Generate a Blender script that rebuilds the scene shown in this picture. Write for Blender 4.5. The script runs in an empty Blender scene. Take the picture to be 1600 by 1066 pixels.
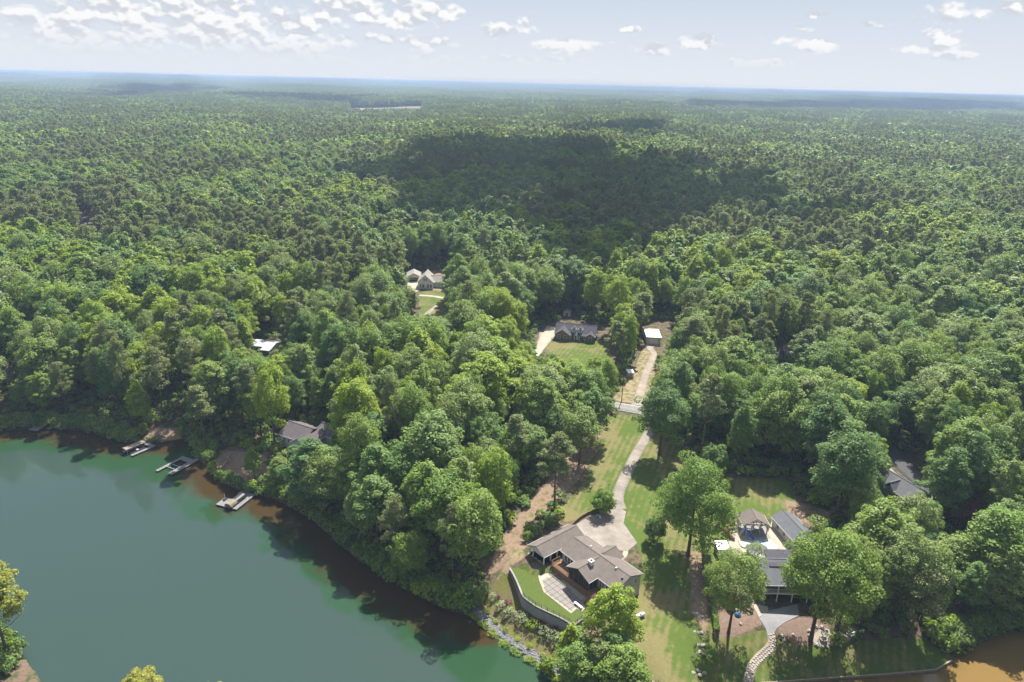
import bpy, math, random
import numpy as np
from mathutils import Vector, Matrix
random.seed(7); RNG = np.random.default_rng(7)
S = bpy.context.scene
COL = S.collection
# ------------------------------------------------------------------ camera
CAM_H = 118.0; FPX = 1067.0; PITCH = math.radians(20.7); ROLL = math.radians(1.43)
cam_data = bpy.data.cameras.new('camera'); cam = bpy.data.objects.new('camera', cam_data); COL.objects.link(cam)
cam_data.sensor_width = 36.0; cam_data.lens = 36.0 * FPX / 1600.0
cam_data.clip_start = 0.5; cam_data.clip_end = 90000.0
_f = np.array([0, math.cos(PITCH), -math.sin(PITCH)]); _r = np.array([1.0, 0, 0]); _u = np.array([0, math.sin(PITCH), math.cos(PITCH)])
R2 = _r * math.cos(ROLL) + _u * math.sin(ROLL); U2 = -_r * math.sin(ROLL) + _u * math.cos(ROLL)
cam.matrix_world = Matrix(((R2[0], U2[0], -_f[0], 0), (R2[1], U2[1], -_f[1], 0), (R2[2], U2[2], -_f[2], CAM_H), (0, 0, 0, 1)))
S.camera = cam
S.render.resolution_x = 1024; S.render.resolution_y = 682
# ------------------------------------------------------------------ sun, exposure, sampling
SUN_EL = math.radians(56.0); SUN_AZ = math.atan2(0.30, 0.95)          # azimuth from +Y towards +X
SUN_DIR = Vector((math.sin(SUN_AZ) * math.cos(SUN_EL), math.cos(SUN_AZ) * math.cos(SUN_EL), math.sin(SUN_EL)))
sun_data = bpy.data.lights.new('sun', 'SUN'); sun = bpy.data.objects.new('sun', sun_data); COL.objects.link(sun)
sun_data.energy = 5.0; sun_data.angle = math.radians(0.7); sun_data.color = (1.0, 0.96, 0.88)
sun.rotation_euler = (-SUN_DIR).to_track_quat('-Z', 'Y').to_euler(); sun.location = (0, 0, 400)
S.view_settings.view_transform = 'Standard'; S.view_settings.look = 'None'
S.view_settings.exposure = 0.95; S.view_settings.gamma = 1.0; S.view_settings.use_curve_mapping = False
S.render.engine = 'CYCLES'
cy = S.cycles
cy.max_bounces = 5; cy.diffuse_bounces = 2; cy.glossy_bounces = 2; cy.transmission_bounces = 3
cy.volume_bounces = 0; cy.transparent_max_bounces = 12; cy.use_denoising = True
cy.caustics_reflective = False; cy.caustics_refractive = False
cy.use_adaptive_sampling = True; cy.adaptive_threshold = 0.02
# ------------------------------------------------------------------ pixel helpers (used to read places off the photograph)
def ray(px, py):
    d = _f + R2 * ((px - 800) / FPX) - U2 * ((py - 533) / FPX)
    return d / np.linalg.norm(d)
def at_z(px, py, z=0.0):
    d = ray(px, py); t = (z - CAM_H) / d[2]
    return (t * d[0], t * d[1])
def proj(p):
    v = np.asarray(p, float) - np.array([0, 0, CAM_H]); k = v @ _f
    return 800 + FPX * (v @ R2) / k, 533 - FPX * (v @ U2) / k, k
# ------------------------------------------------------------------ node helpers
class NT:
    def __init__(s, nt): s.nt = nt; s.nodes = nt.nodes; s.links = nt.links
    def n(s, typ, **kw):
        nd = s.nodes.new(typ)
        for k, v in kw.items(): setattr(nd, k, v)
        return nd
    def put(s, sock, v):
        if v is None: return
        if isinstance(v, bpy.types.NodeSocket): s.links.new(v, sock)
        else: sock.default_value = v
    def m(s, op, a, b=None, c=None, clamp=False):
        nd = s.n('ShaderNodeMath', operation=op, use_clamp=clamp)
        for i, v in enumerate((a, b, c)): s.put(nd.inputs[i], v)
        return nd.outputs[0]
    def vm(s, op, a, b=None, out=0):
        nd = s.n('ShaderNodeVectorMath', operation=op)
        for i, v in enumerate((a, b)): s.put(nd.inputs[i], v)
        return nd.outputs[out]
    def comb(s, x, y, z=0.0):
        nd = s.n('ShaderNodeCombineXYZ')
        for i, v in enumerate((x, y, z)): s.put(nd.inputs[i], v)
        return nd.outputs[0]
    def noise(s, vec, scale=1.0, detail=4.0, rough=0.55, out=0, distortion=0.0):
        nd = s.n('ShaderNodeTexNoise'); s.put(nd.inputs['Vector'], vec)
        nd.inputs['Scale'].default_value = scale; nd.inputs['Detail'].default_value = detail
        nd.inputs['Roughness'].default_value = rough; nd.inputs['Distortion'].default_value = distortion
        return nd.outputs[out]
    def ramp(s, fac, stops, interp='LINEAR'):
        nd = s.n('ShaderNodeValToRGB'); s.put(nd.inputs[0], fac); cr = nd.color_ramp; cr.interpolation = interp
        while len(cr.elements) < len(stops): cr.elements.new(0.5)
        for e, (p, c) in zip(cr.elements, stops):
            e.position = p; e.color = (c, c, c, 1) if isinstance(c, (int, float)) else (*c, 1)
        return nd.outputs[0]
    def mix(s, fac, a, b, blend='MIX'):
        nd = s.n('ShaderNodeMix', data_type='RGBA', blend_type=blend)
        s.put(nd.inputs[0], fac)
        for i, v in ((6, a), (7, b)):
            s.put(nd.inputs[i], (*v, 1) if isinstance(v, tuple) and len(v) == 3 else v)
        return nd.outputs[2]
    def sstep(s, x, lo, hi):
        nd = s.n('ShaderNodeMapRange', interpolation_type='SMOOTHSTEP'); s.put(nd.inputs[0], x)
        nd.inputs[1].default_value = lo; nd.inputs[2].default_value = hi
        return nd.outputs[0]
    def attr(s, name, typ='GEOMETRY'):
        nd = s.n('ShaderNodeAttribute', attribute_name=name, attribute_type=typ); return nd
# ------------------------------------------------------------------ world: Nishita sky with cumulus
W = bpy.data.worlds.new('World'); S.world = W; W.use_nodes = True
w = NT(W.node_tree); w.nodes.clear()
SKY_STRENGTH = 0.10
sky = w.n('ShaderNodeTexSky', sky_type='NISHITA'); sky.sun_disc = False
sky.sun_elevation = SUN_EL; sky.sun_rotation = SUN_AZ; sky.altitude = 300.0
sky.air_density = 1.0; sky.dust_density = 1.6; sky.ozone_density = 1.0
D = w.vm('NORMALIZE', w.n('ShaderNodeTexCoord').outputs['Generated'])
sx = w.n('ShaderNodeSeparateXYZ'); w.links.new(D, sx.inputs[0])
dz = w.m('MAXIMUM', sx.outputs[2], 0.0)
el = w.m('ARCSINE', dz); az = w.m('ARCTAN2', sx.outputs[0], sx.outputs[1])
# low clouds (seen edge on, by bearing and elevation)
pv = w.comb(az, w.m('MULTIPLY', el, 1.55), 0.37)
warp = w.noise(pv, 30.0, 3, 0.5, out=1)
pvw = w.vm('ADD', pv, w.vm('MULTIPLY', w.vm('SUBTRACT', warp, (0.5, 0.5, 0.5)), (0.012, 0.012, 0.0)))
def puffs(v):
    o = w.noise(v, 20.0, 5, 0.52)
    for sc, k in ((46.0, 0.30), (105.0, 0.15)):
        vo = w.n('ShaderNodeTexVoronoi', feature='F1'); w.put(vo.inputs['Vector'], v); vo.inputs['Scale'].default_value = sc
        o = w.m('MULTIPLY_ADD', w.m('SUBTRACT', 0.42, vo.outputs['Distance']), k, o)
    return o
n1 = puffs(pvw)
n1u = puffs(w.vm('ADD', pvw, (0.003, 0.009, 0.0)))
cl = [(40, 30, 120, 34), (120, 45, 90, 30), (210, 20, 80, 26), (335, 4, 70, 10), (345, 36, 40, 26), (405, 14, 34, 12), (300, 62, 90, 14), (455, 36, 50, 14), (515, 22, 36, 26), (550, 4, 36, 12),
      (655, 12, 36, 9), (640, 30, 48, 12), (560, 62, 90, 14), (680, 66, 70, 12), (775, 46, 46, 13), (826, 36, 24, 22), (880, 66, 52, 13), (935, 66, 26, 6), (1095, 64, 32, 12), (1003, 78, 40, 11),
      (1275, 22, 30, 5), (1250, 44, 17, 10), (1226, 60, 32, 9), (1276, 66, 38, 11), (1362, 38, 30, 4), (1522, 16, 58, 17), (1482, 56, 38, 15), (1432, 76, 36, 7), (1487, 86, 30, 7), (985, 45, 14, 5), (1190, 98, 60, 7), (100, 85, 140, 10), (420, 92, 160, 8), (770, 92, 140, 8)]
_cr = random.Random(12)
for _ in range(18): _y = _cr.uniform(8, 96); cl.append((_cr.uniform(-20, 720) , _y, _cr.uniform(36, 85) * (1.25 - _y / 160), _cr.uniform(13, 28) * (1.15 - _y / 130)))
B = None
for (cx, cy_, cw, ch) in cl:
    d = ray(cx, cy_); a0 = math.atan2(d[0], d[1]); e0 = math.asin(d[2])
    q = w.vm('MULTIPLY', w.vm('SUBTRACT', w.comb(az, el, 0.0), (a0, e0 - 0.15 * ch / FPX, 0)), (FPX / cw, FPX / ch, 0))
    b = w.m('SUBTRACT', 1.0, w.vm('DOT_PRODUCT', q, q, out=1))
    B = b if B is None else w.m('MAXIMUM', B, b)
B = w.m('MAXIMUM', B, -1.2)
c_low = w.sstep(w.m('ADD', w.m('MULTIPLY', B, 0.46), w.m('MULTIPLY', w.m('SUBTRACT', n1, 0.5), 1.9)), -0.06, 0.36)
c_low = w.m('MULTIPLY', c_low, w.sstep(el, 0.012, 0.05))
sh_low = w.sstep(w.m('SUBTRACT', n1, n1u), -0.085, 0.075)
# high clouds (overhead, by the place where the line of sight crosses the cloud layer)
den = w.m('ADD', dz, 0.08)
ph = w.comb(w.m('DIVIDE', sx.outputs[0], den), w.m('DIVIDE', sx.outputs[1], den), 1.7)
n2 = w.noise(ph, 1.9, 7, 0.58); n2u = w.noise(w.vm('ADD', ph, (0.03, 0.09, 0)), 1.9, 7, 0.58)
c_high = w.m('MULTIPLY', w.sstep(n2, 0.50, 0.60), w.sstep(el, 0.125, 0.19))
sh_high = w.sstep(w.m('SUBTRACT', n2, n2u), -0.12, 0.08)
K = 1.0 / SKY_STRENGTH
EXP = 2 ** -0.95
def col(v): return tuple(x * K * EXP for x in v)
haze_sky = w.mix(w.sstep(el, -0.02, 0.17), col((0.81, 0.84, 0.90)), col((0.57, 0.67, 0.81)))
base = w.mix(w.sstep(el, 0.12, 0.42), haze_sky, sky.outputs[0])
cc_low = w.mix(sh_low, col((0.66, 0.69, 0.76)), col((0.98, 0.98, 0.98)))
cc_low = w.mix(w.sstep(el, -0.015, 0.075), haze_sky, cc_low)
cc_high = w.mix(sh_high, col((0.50, 0.53, 0.58)), col((0.85, 0.85, 0.86)))
c1 = w.mix(c_low, base, cc_low); c2 = w.mix(c_high, c1, cc_high)
bg = w.n('ShaderNodeBackground'); w.links.new(c2, bg.inputs[0]); bg.inputs[1].default_value = SKY_STRENGTH
w.links.new(bg.outputs[0], w.n('ShaderNodeOutputWorld').inputs[0])
# ------------------------------------------------------------------ object helpers
def link(o, parent=None):
    COL.objects.link(o)
    if parent is not None: o.parent = parent
    return o
def tag(o, label=None, cat=None, group=None, kind=None):
    if label: o['label'] = label
    if cat: o['category'] = cat
    if group: o['group'] = group
    if kind: o['kind'] = kind
    return o
def empty(name, loc=(0, 0, 0), rz=0.0):
    o = bpy.data.objects.new(name, None); o.location = loc; o.rotation_euler = (0, 0, rz); o.empty_display_size = 0.3
    return link(o)
def mesh_np(name, verts, faces, mats=(), mat_idx=None, smooth=False):
    """verts (N,3); faces: (M,k) array with equal k, or list of lists"""
    me = bpy.data.meshes.new(name)
    if isinstance(faces, np.ndarray):
        M, k = faces.shape
        me.vertices.add(len(verts)); me.vertices.foreach_set('co', np.asarray(verts, np.float32).ravel())
        me.loops.add(M * k); me.loops.foreach_set('vertex_index', faces.astype(np.int32).ravel())
        me.polygons.add(M); me.polygons.foreach_set('loop_start', np.arange(0, M * k, k, dtype=np.int32))
        me.update(calc_edges=True)
    else:
        me.from_pydata([tuple(v) for v in verts], [], faces); me.update()
    for m in mats: me.materials.append(m)
    if mat_idx is not None: me.polygons.foreach_set('material_index', np.asarray(mat_idx, np.int32))
    if smooth: me.polygons.foreach_set('use_smooth', np.ones(len(me.polygons), bool))
    return me
def mat(name, build):
    m = bpy.data.materials.new(name); m.use_nodes = True
    t = NT(m.node_tree); t.nodes.clear()
    out = t.n('ShaderNodeOutputMaterial'); sh = build(t)
    if sh is not None: t.links.new(sh, out.inputs[0])
    return m
def pbr(t, color, rough=0.8, spec=0.3, bump=None, bump_d=0.02, metal=0.0):
    p = t.n('ShaderNodeBsdfPrincipled'); t.put(p.inputs['Base Color'], (*color, 1) if isinstance(color, tuple) and len(color) == 3 else color)
    t.put(p.inputs['Roughness'], rough); p.inputs['Specular IOR Level'].default_value = spec; p.inputs['Metallic'].default_value = metal
    if bump is not None:
        b = t.n('ShaderNodeBump'); b.inputs['Strength'].default_value = 0.6; b.inputs['Distance'].default_value = bump_d
        t.links.new(bump, b.inputs['Height']); t.links.new(b.outputs[0], p.inputs['Normal'])
    return p.outputs[0]
def opos(t): return t.n('ShaderNodeNewGeometry').outputs['Position']
def simple(name, c, rough=0.8, spec=0.3, var=0.25, scale=1.5, metal=0.0):
    def b(t):
        co = t.n('ShaderNodeTexCoord').outputs['Object']
        n = t.noise(co, scale, 5, 0.6)
        lo = tuple(x * (1 - var) for x in c); hi = tuple(min(1, x * (1 + var)) for x in c)
        return pbr(t, t.ramp(n, [(0.3, lo), (0.7, hi)]), rough, spec, metal=metal)
    return mat(name, b)
# ------------------------------------------------------------------ water outlines and the lie of the land
LAKE_PX = [(0, 673), (60, 668), (130, 672), (190, 690), (240, 692), (288, 684), (300, 690), (308, 712), (325, 728), (345, 752), (388, 770), (430, 778), (480, 803), (520, 838), (560, 872), (600, 898),
           (640, 922), (690, 947), (738, 962), (760, 982), (790, 1003), (840, 1038), (885, 1069), (930, 1105), (985, 1160), (940, 1230), (700, 1260), (400, 1215), (150, 1150), (74, 1090), (50, 1052), (22, 1016), (-12, 984), (-90, 940), (-240, 850), (-260, 720), (-130, 668)]
COVE_PX = [(1150, 1073), (1300, 1062), (1400, 1055), (1462, 1049), (1487, 1034), (1491, 1019), (1530, 1003), (1560, 990), (1605, 983), (1700, 962), (1810, 980), (1870, 1100), (1700, 1260), (1300, 1260), (1120, 1180)]
LAKE = np.array([at_z(*p) for p in LAKE_PX]); COVE = np.array([at_z(*p) for p in COVE_PX])
def sdist(x, y, poly):
    """signed distance to a polygon, negative inside"""
    x = np.asarray(x, float); y = np.asarray(y, float)
    d2 = np.full(x.shape, 1e18); ins = np.zeros(x.shape, bool); n = len(poly)
    for i in range(n):
        ax, ay = poly[i]; bx, by = poly[(i + 1) % n]
        ex, ey = bx - ax, by - ay; wx, wy = x - ax, y - ay
        t = np.clip((wx * ex + wy * ey) / (ex * ex + ey * ey + 1e-12), 0, 1)
        d2 = np.minimum(d2, (wx - ex * t) ** 2 + (wy - ey * t) ** 2)
        if ay != by:
            c = ((ay > y) != (by > y)) & (x < (bx - ax) * (y - ay) / (by - ay) + ax); ins ^= c
    d = np.sqrt(d2); return np.where(ins, -d, d)
def wavy(x, y, lam, seed, n=5):
    r = np.random.default_rng(seed); s = 0
    for i in range(n):
        a = r.uniform(0, 2 * math.pi); k = 2 * math.pi / (lam * r.uniform(0.6, 1.7)); s = s + np.sin((x * math.cos(a) + y * math.sin(a)) * k + r.uniform(0, 7))
    return s / n
def smooth(v, a, b):
    t = np.clip((v - a) / (b - a), 0, 1); return t * t * (3 - 2 * t)
FLATS = []          # (polygon, height, blend) levelled by the buildings
def land(x, y):
    x = np.asarray(x, float); y = np.asarray(y, float)
    dl0 = sdist(x, y, LAKE); dw = np.minimum(dl0, sdist(x, y, COVE)); dl = np.maximum(dl0, 0)
    z = np.where(dw > 0, 0.35 + 2.8 * (1 - np.exp(-dl / 6)) * smooth(dw, 0, 14) + 6.5 * (1 - np.exp(-dw / 45)) + 0.25 * smooth(dw, 4, 16) * wavy(x, y, 22, 3), np.maximum(dw * 0.35 - 0.15, -2.2) + 0.3)
    r = np.hypot(x, y)
    amp = 9 * smooth(r, 350, 1200) + 16 * smooth(r, 1200, 5000) + 26 * smooth(r, 5000, 14000)
    z = z + 5 * smooth(r, 300, 800) + smooth(r, 250, 700) * amp * (0.62 + 0.6 * wavy(x, y, 1100, 11) + 0.5 * wavy(x, y, 3800, 12) + 0.3 * wavy(x, y, 430, 13)).clip(-0.4, 1.5)
    for poly, h, bl, inset in FLATS:
        k = 1 - smooth(sdist(x, y, poly) + inset, 0, bl); z = z * (1 - k) + h * k
    return z
def G(px, py, n=14):
    """where the line of sight through a photo pixel meets the ground"""
    z = 5.0
    for _ in range(n):
        x, y = at_z(px, py, z); z = 0.5 * z + 0.5 * float(land(x, y))
    return x, y, z
def GP(pts): return np.array([G(*p)[:2] for p in pts])
# ------------------------------------------------------------------ the frame of the lake house (u along its main ridge, v towards the lake)
HO = np.array([16.93, 142.13]); HU = np.array([0.6457, -0.7636]); HV = np.array([-0.7636, -0.6457])
H_RZ = math.atan2(HU[1], HU[0])
def hw(u, v): return HO + HU * u + HV * v
def hpoly(pts): return np.array([hw(*p) for p in pts])
TERRACE = hpoly([(-7.1, 15.1), (-2.6, 16.7), (2.9, 19.0), (6.7, 18.8), (9.7, 17.9), (12.7, 16.9), (16.4, 16.1), (16.2, 12.5), (15.7, 9.2), (13.0, 5.0), (0.6, 5.0), (-0.2, 7.2), (-2.2, 11.4), (-5.0, 11.5)])
FLATS.append((hpoly([(-11.0, -7.6), (-9.5, -15), (-8, -24), (-4, -24), (7, -16.4), (7.8, -11), (6.5, -9), (18, -6), (17.5, -4), (-0.5, 5), (-1.5, 9), (-8, 9)]), 7.2, 9.0, 0.0))
FLATS.append((hpoly([(14, -4.5), (22, -5), (24, 6), (14, 6)]), 4.6, 7.0, 0.0))
FLATS.append((TERRACE, 5.6, 0.2, 1.1))
# ------------------------------------------------------------------ ground zones, read off the photograph
def pz(*pts): return GP(pts)
Z_LAWN = [pz((948, 648), (1000, 650), (1012, 672), (975, 740), (960, 790), (935, 800), (905, 812), (882, 816), (872, 800), (905, 765), (925, 725), (938, 690)),
          pz((1018, 660), (1062, 690), (1080, 730), (1096, 770), (1098, 860), (1082, 900), (1092, 950), (1130, 990), (1180, 1075), (1120, 1150), (1030, 1085), (1000, 1045), (985, 1000), (982, 930), (1000, 905), (1005, 880), (995, 850), (955, 800), (985, 730)),
          pz((1102, 770), (1210, 765), (1228, 800), (1220, 812), (1150, 806), (1135, 860), (1130, 930), (1107, 930)),
          pz((1130, 998), (1195, 985), (1212, 1000), (1270, 1012), (1320, 1004), (1440, 996), (1489, 1028), (1462, 1048), (1300, 1061), (1165, 1072), (1108, 1066), (1105, 1010)),
          pz((850, 537), (880, 530), (952, 535), (955, 562), (948, 604), (915, 590), (860, 562)),
          pz((655, 456), (700, 452), (705, 490), (655, 502)),
          TERRACE, pz((1090, 745), (1230, 750), (1250, 800), (1110, 790)), pz((975, 598), (1000, 598), (992, 622), (962, 622))]
Z_STRAW = [pz((815, 828), (880, 775), (905, 748), (935, 702), (945, 652), (925, 655), (888, 712), (840, 770), (790, 830), (760, 900), (800, 880), (825, 852)),
           pz((1078, 862), (1100, 862), (1107, 1004), (1080, 955)), pz((345, 703), (415, 712), (424, 742), (402, 767), (352, 748), (326, 724)), pz((912, 990), (935, 975), (945, 1010), (985, 1060), (960, 1100), (905, 1050)),
           pz((230, 672), (285, 668), (285, 688), (215, 692)), pz((625, 425), (720, 420), (705, 455), (625, 450)), pz((1225, 780), (1300, 800), (1290, 830), (1232, 806))]
Z_CLAY = [pz((1010, 542), (1024, 552), (1022, 600), (1012, 632), (955, 626), (972, 604), (990, 580), (1004, 545)), pz((740, 962), (790, 880), (812, 855), (822, 870), (800, 886), (790, 905))]
Z_MULCH = [pz((1118, 938), (1175, 935), (1192, 975), (1150, 994), (1112, 994)), pz((1212, 976), (1250, 965), (1290, 970), (1300, 1002), (1250, 1008), (1222, 998))]
Z_BANK = [pz((738, 960), (775, 905), (800, 890), (815, 930), (925, 990), (905, 1050), (880, 1064), (790, 1002))]
Z_OPEN = Z_LAWN + Z_STRAW + Z_CLAY + Z_MULCH + Z_BANK + [
    hpoly([(-12, -8), (-8, -24), (8, -17), (20, -7), (24, 6), (20, 20), (-10, 20)]),
    pz((955, 645), (958, 622), (1005, 628), (1003, 655)), pz((835, 560), (838, 512), (868, 508), (870, 530), (848, 560)),
    pz((846, 506), (872, 503), (874, 491), (902, 491), (906, 504), (955, 508), (965, 560), (945, 605), (915, 590), (840, 552)), pz((1000, 545), (1010, 500), (1062, 505), (1060, 535), (1030, 560), (1010, 630), (960, 625)),
    pz((628, 425), (712, 420), (712, 460), (690, 500), (650, 500), (635, 460)), pz((1385, 700), (1420, 705), (1475, 770), (1460, 790), (1390, 770)),
    pz((1100, 770), (1235, 765), (1300, 830), (1300, 1010), (1330, 1006), (1440, 998), (1490, 1035), (1400, 1100), (1100, 1100)),
    pz((440, 680), (520, 672), (535, 695), (450, 712)), pz((395, 530), (440, 530), (440, 548), (395, 550)), pz((345, 703), (415, 712), (424, 742), (402, 767), (352, 748), (326, 724)), pz((945, 646), (1066, 690), (1100, 770), (1098, 900), (1180, 1075), (1000, 1060), (990, 900), (868, 820), (905, 765), (938, 690)), pz((985, 1030), (1180, 1040), (1260, 1260), (1000, 1260)),
    pz((545, 169), (660, 166), (662, 187), (546, 189))]
FAR_YARD = pz((1474, 181), (1546, 181), (1549, 190), (1471, 190))
# ------------------------------------------------------------------ leaf, bark and ground materials
def leaf_mat(name, cols, transl=0.36, gloss=0.25):
    def b(t):
        rnd = t.n('ShaderNodeObjectInfo').outputs['Random']
        isl = t.n('ShaderNodeNewGeometry').outputs['Random Per Island']
        c = t.ramp(rnd, [(i / (len(cols) - 1), q) for i, q in enumerate(cols)])
        hv = t.n('ShaderNodeHueSaturation'); t.links.new(t.vm('MULTIPLY', c, (2.85, 2.75, 2.7)), hv.inputs['Color'])
        t.links.new(t.m('MULTIPLY_ADD', isl, 0.75, 0.62), hv.inputs['Value']); t.links.new(t.m('MULTIPLY_ADD', isl, 0.03, 0.485), hv.inputs['Hue'])
        p = t.n('ShaderNodeBsdfPrincipled'); t.links.new(hv.outputs[0], p.inputs['Base Color']); p.inputs['Roughness'].default_value = 0.5; p.inputs['Specular IOR Level'].default_value = gloss
        tr = t.n('ShaderNodeBsdfTranslucent')
        tc_ = t.mix(0.5, hv.outputs[0], (0.44, 0.56, 0.04)); t.links.new(tc_, tr.inputs[0])
        mx = t.n('ShaderNodeMixShader'); mx.inputs[0].default_value = transl
        t.links.new(p.outputs[0], mx.inputs[1]); t.links.new(tr.outputs[0], mx.inputs[2]); return mx.outputs[0]
    return mat(name, b)
M = {}
M['leaf_bright'] = leaf_mat('leaf_bright', [(0.090, 0.130, 0.012), (0.112, 0.145, 0.014), (0.076, 0.118, 0.016)], 0.42)
M['leaf_mid'] = leaf_mat('leaf_mid', [(0.058, 0.096, 0.017), (0.071, 0.106, 0.018), (0.080, 0.106, 0.034), (0.050, 0.090, 0.020)])
M['leaf_dark'] = leaf_mat('leaf_dark', [(0.040, 0.076, 0.022), (0.050, 0.084, 0.020), (0.036, 0.070, 0.024)], 0.4)
M['leaf_pine'] = leaf_mat('leaf_pine', [(0.078, 0.092, 0.042), (0.090, 0.102, 0.046), (0.070, 0.087, 0.044)], 0.3)
M['leaf_red'] = leaf_mat('leaf_red', [(0.075, 0.016, 0.030), (0.055, 0.014, 0.022)], 0.3)
M['leaf_pale'] = leaf_mat('leaf_pale', [(0.115, 0.130, 0.070), (0.095, 0.115, 0.06)], 0.3)
M['leaf_gold'] = leaf_mat('leaf_gold', [(0.115, 0.112, 0.02), (0.095, 0.11, 0.02)], 0.4)
M['bark'] = simple('bark', (0.115, 0.088, 0.068), 0.9, 0.1, 0.4, 2.0)
M['pine_bark'] = simple('pine_bark', (0.13, 0.10, 0.085), 0.9, 0.1, 0.4, 2.0)
def ground_build(t):
    P0 = opos(t); vr = t.n('ShaderNodeVectorRotate', rotation_type='EULER_XYZ'); t.links.new(P0, vr.inputs[0]); vr.inputs['Rotation'].default_value = (0.6, 0.45, 0.7); P = vr.outputs[0]; z1_ = t.attr('zone_a'); z2_ = t.attr('zone_b')
    sa = t.n('ShaderNodeSeparateColor'); t.links.new(z1_.outputs['Color'], sa.inputs[0]); sb = t.n('ShaderNodeSeparateColor'); t.links.new(z2_.outputs['Color'], sb.inputs[0])
    nb = t.noise(P, 0.10, 5, 0.6); nm = t.noise(P, 0.55, 6, 0.65); nf = t.noise(P, 1.7, 7, 0.75, distortion=0.4)
    litter = t.mix(t.sstep(nm, 0.42, 0.62), t.ramp(nf, [(0.3, (0.10, 0.068, 0.048)), (0.7, (0.21, 0.145, 0.11))]), t.ramp(nf, [(0.3, (0.028, 0.045, 0.014)), (0.7, (0.07, 0.10, 0.03))]))
    farg = t.ramp(t.noise(P, 0.02, 6, 0.7), [(0.35, (0.022, 0.040, 0.016)), (0.65, (0.06, 0.085, 0.025))])
    ln = t.n('ShaderNodeVectorMath', operation='LENGTH'); t.links.new(P, ln.inputs[0])
    c = t.mix(t.sstep(ln.outputs['Value'], 700, 1600), litter, farg)
    # mown lawn with mowing lines and dry patches
    dv = t.vm('DOT_PRODUCT', P0, (0.93, -0.36, 0.0), out=1)
    wv = t.m('SINE', t.m('ADD', t.m('MULTIPLY', dv, 3.3), t.m('MULTIPLY', nb, 3.0)))
    dry = t.sstep(t.m('ADD', t.m('MULTIPLY_ADD', sb.outputs[2], 0.22, t.m('ADD', t.m('MULTIPLY', nb, 1.5), t.m('MULTIPLY', nm, 0.5))), t.m('MULTIPLY', t.m('MULTIPLY', wv, nm), 0.16)), 0.92, 1.22)
    green = t.ramp(t.m('ADD', t.m('MULTIPLY', nf, 0.6), t.m('MULTIPLY', nm, 0.4)), [(0.3, (0.068, 0.108, 0.018)), (0.7, (0.104, 0.146, 0.032))])
    straw = t.ramp(nf, [(0.3, (0.17, 0.14, 0.06)), (0.7, (0.25, 0.20, 0.105))])
    lawn = t.mix(t.m('MULTIPLY', dry, 0.75), green, straw)
    edge = t.m('MULTIPLY', t.m('SUBTRACT', nm, 0.5), 0.9)
    def zone(v): return t.sstep(t.m('ADD', v, edge), 0.40, 0.60)
    c = t.mix(zone(sa.outputs[0]), c, lawn)
    c = t.mix(zone(sa.outputs[1]), c, t.mix(t.sstep(nm, 0.50, 0.68), t.ramp(nf, [(0.3, (0.17, 0.115, 0.08)), (0.7, (0.33, 0.235, 0.165))]), (0.13, 0.13, 0.05)))
    c = t.mix(zone(sa.outputs[2]), c, t.mix(t.sstep(nm, 0.44, 0.60), t.ramp(nf, [(0.3, (0.25, 0.175, 0.11)), (0.7, (0.36, 0.27, 0.18))]), (0.13, 0.15, 0.05)))
    c = t.mix(zone(sb.outputs[0]), c, t.ramp(nf, [(0.3, (0.15, 0.10, 0.075)), (0.7, (0.27, 0.19, 0.15))]))
    c = t.mix(zone(sb.outputs[1]), c, t.mix(t.sstep(nm, 0.42, 0.60), t.ramp(nf, [(0.3, (0.10, 0.085, 0.045)), (0.7, (0.19, 0.15, 0.09))]), t.ramp(nf, [(0.3, (0.085, 0.10, 0.018)), (0.7, (0.18, 0.185, 0.04))])))
    return pbr(t, c, 0.95, 0.1, nf, 0.12)
M['ground'] = mat('ground', ground_build)
# ------------------------------------------------------------------ ground: one sheet to the horizon, fine near the houses
def axis(lo, hi, step, far_lo, far_hi, g=1.12):
    a = list(np.arange(lo, hi + 1e-6, step)); s = step
    while a[-1] < far_hi: s *= g; a.append(a[-1] + s)
    s = step
    while a[0] > far_lo: s *= g; a.insert(0, a[0] - s)
    return np.array(a)
gx = axis(-190, 215, 0.95, -45000, 45000); gy = axis(96, 330, 0.95, -3000, 45000)
GX, GY = np.meshgrid(gx, gy); gz = land(GX, GY)
gv = np.stack([GX.ravel(), GY.ravel(), gz.ravel()], 1)
nx, ny = len(gx), len(gy)
idx = np.arange(nx * ny).reshape(ny, nx)
gf = np.stack([idx[:-1, :-1].ravel(), idx[:-1, 1:].ravel(), idx[1:, 1:].ravel(), idx[1:, :-1].ravel()], 1)
gme = mesh_np('ground', gv, gf, [M['ground']], smooth=True)
near = (np.abs(gv[:, 0]) < 400) & (gv[:, 1] > 60) & (gv[:, 1] < 620)
def zone_mask(polys, soft=0.9):
    o = np.zeros(len(gv), np.float32); q = gv[near]
    s = np.full(len(q), 1e9)
    for p in polys: s = np.minimum(s, sdist(q[:, 0], q[:, 1], p))
    o[near] = 1 - smooth(s, -soft, soft); return o
za = np.ones((len(gv), 4), np.float32); zb = za.copy()
za[:, 0] = zone_mask(Z_LAWN); za[:, 1] = zone_mask(Z_STRAW, 2.0); za[:, 2] = zone_mask(Z_CLAY, 1.6)
zb[:, 0] = zone_mask(Z_MULCH, 0.6); zb[:, 1] = zone_mask(Z_BANK, 1.5); zb[:, 2] = zone_mask([pz((930, 660), (975, 655), (960, 700), (935, 760), (905, 812), (880, 816), (872, 800), (905, 765), (935, 700)), pz((985, 940), (1010, 935), (1040, 1000), (1060, 1080), (1020, 1090), (990, 1000))], 3.0)
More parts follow.
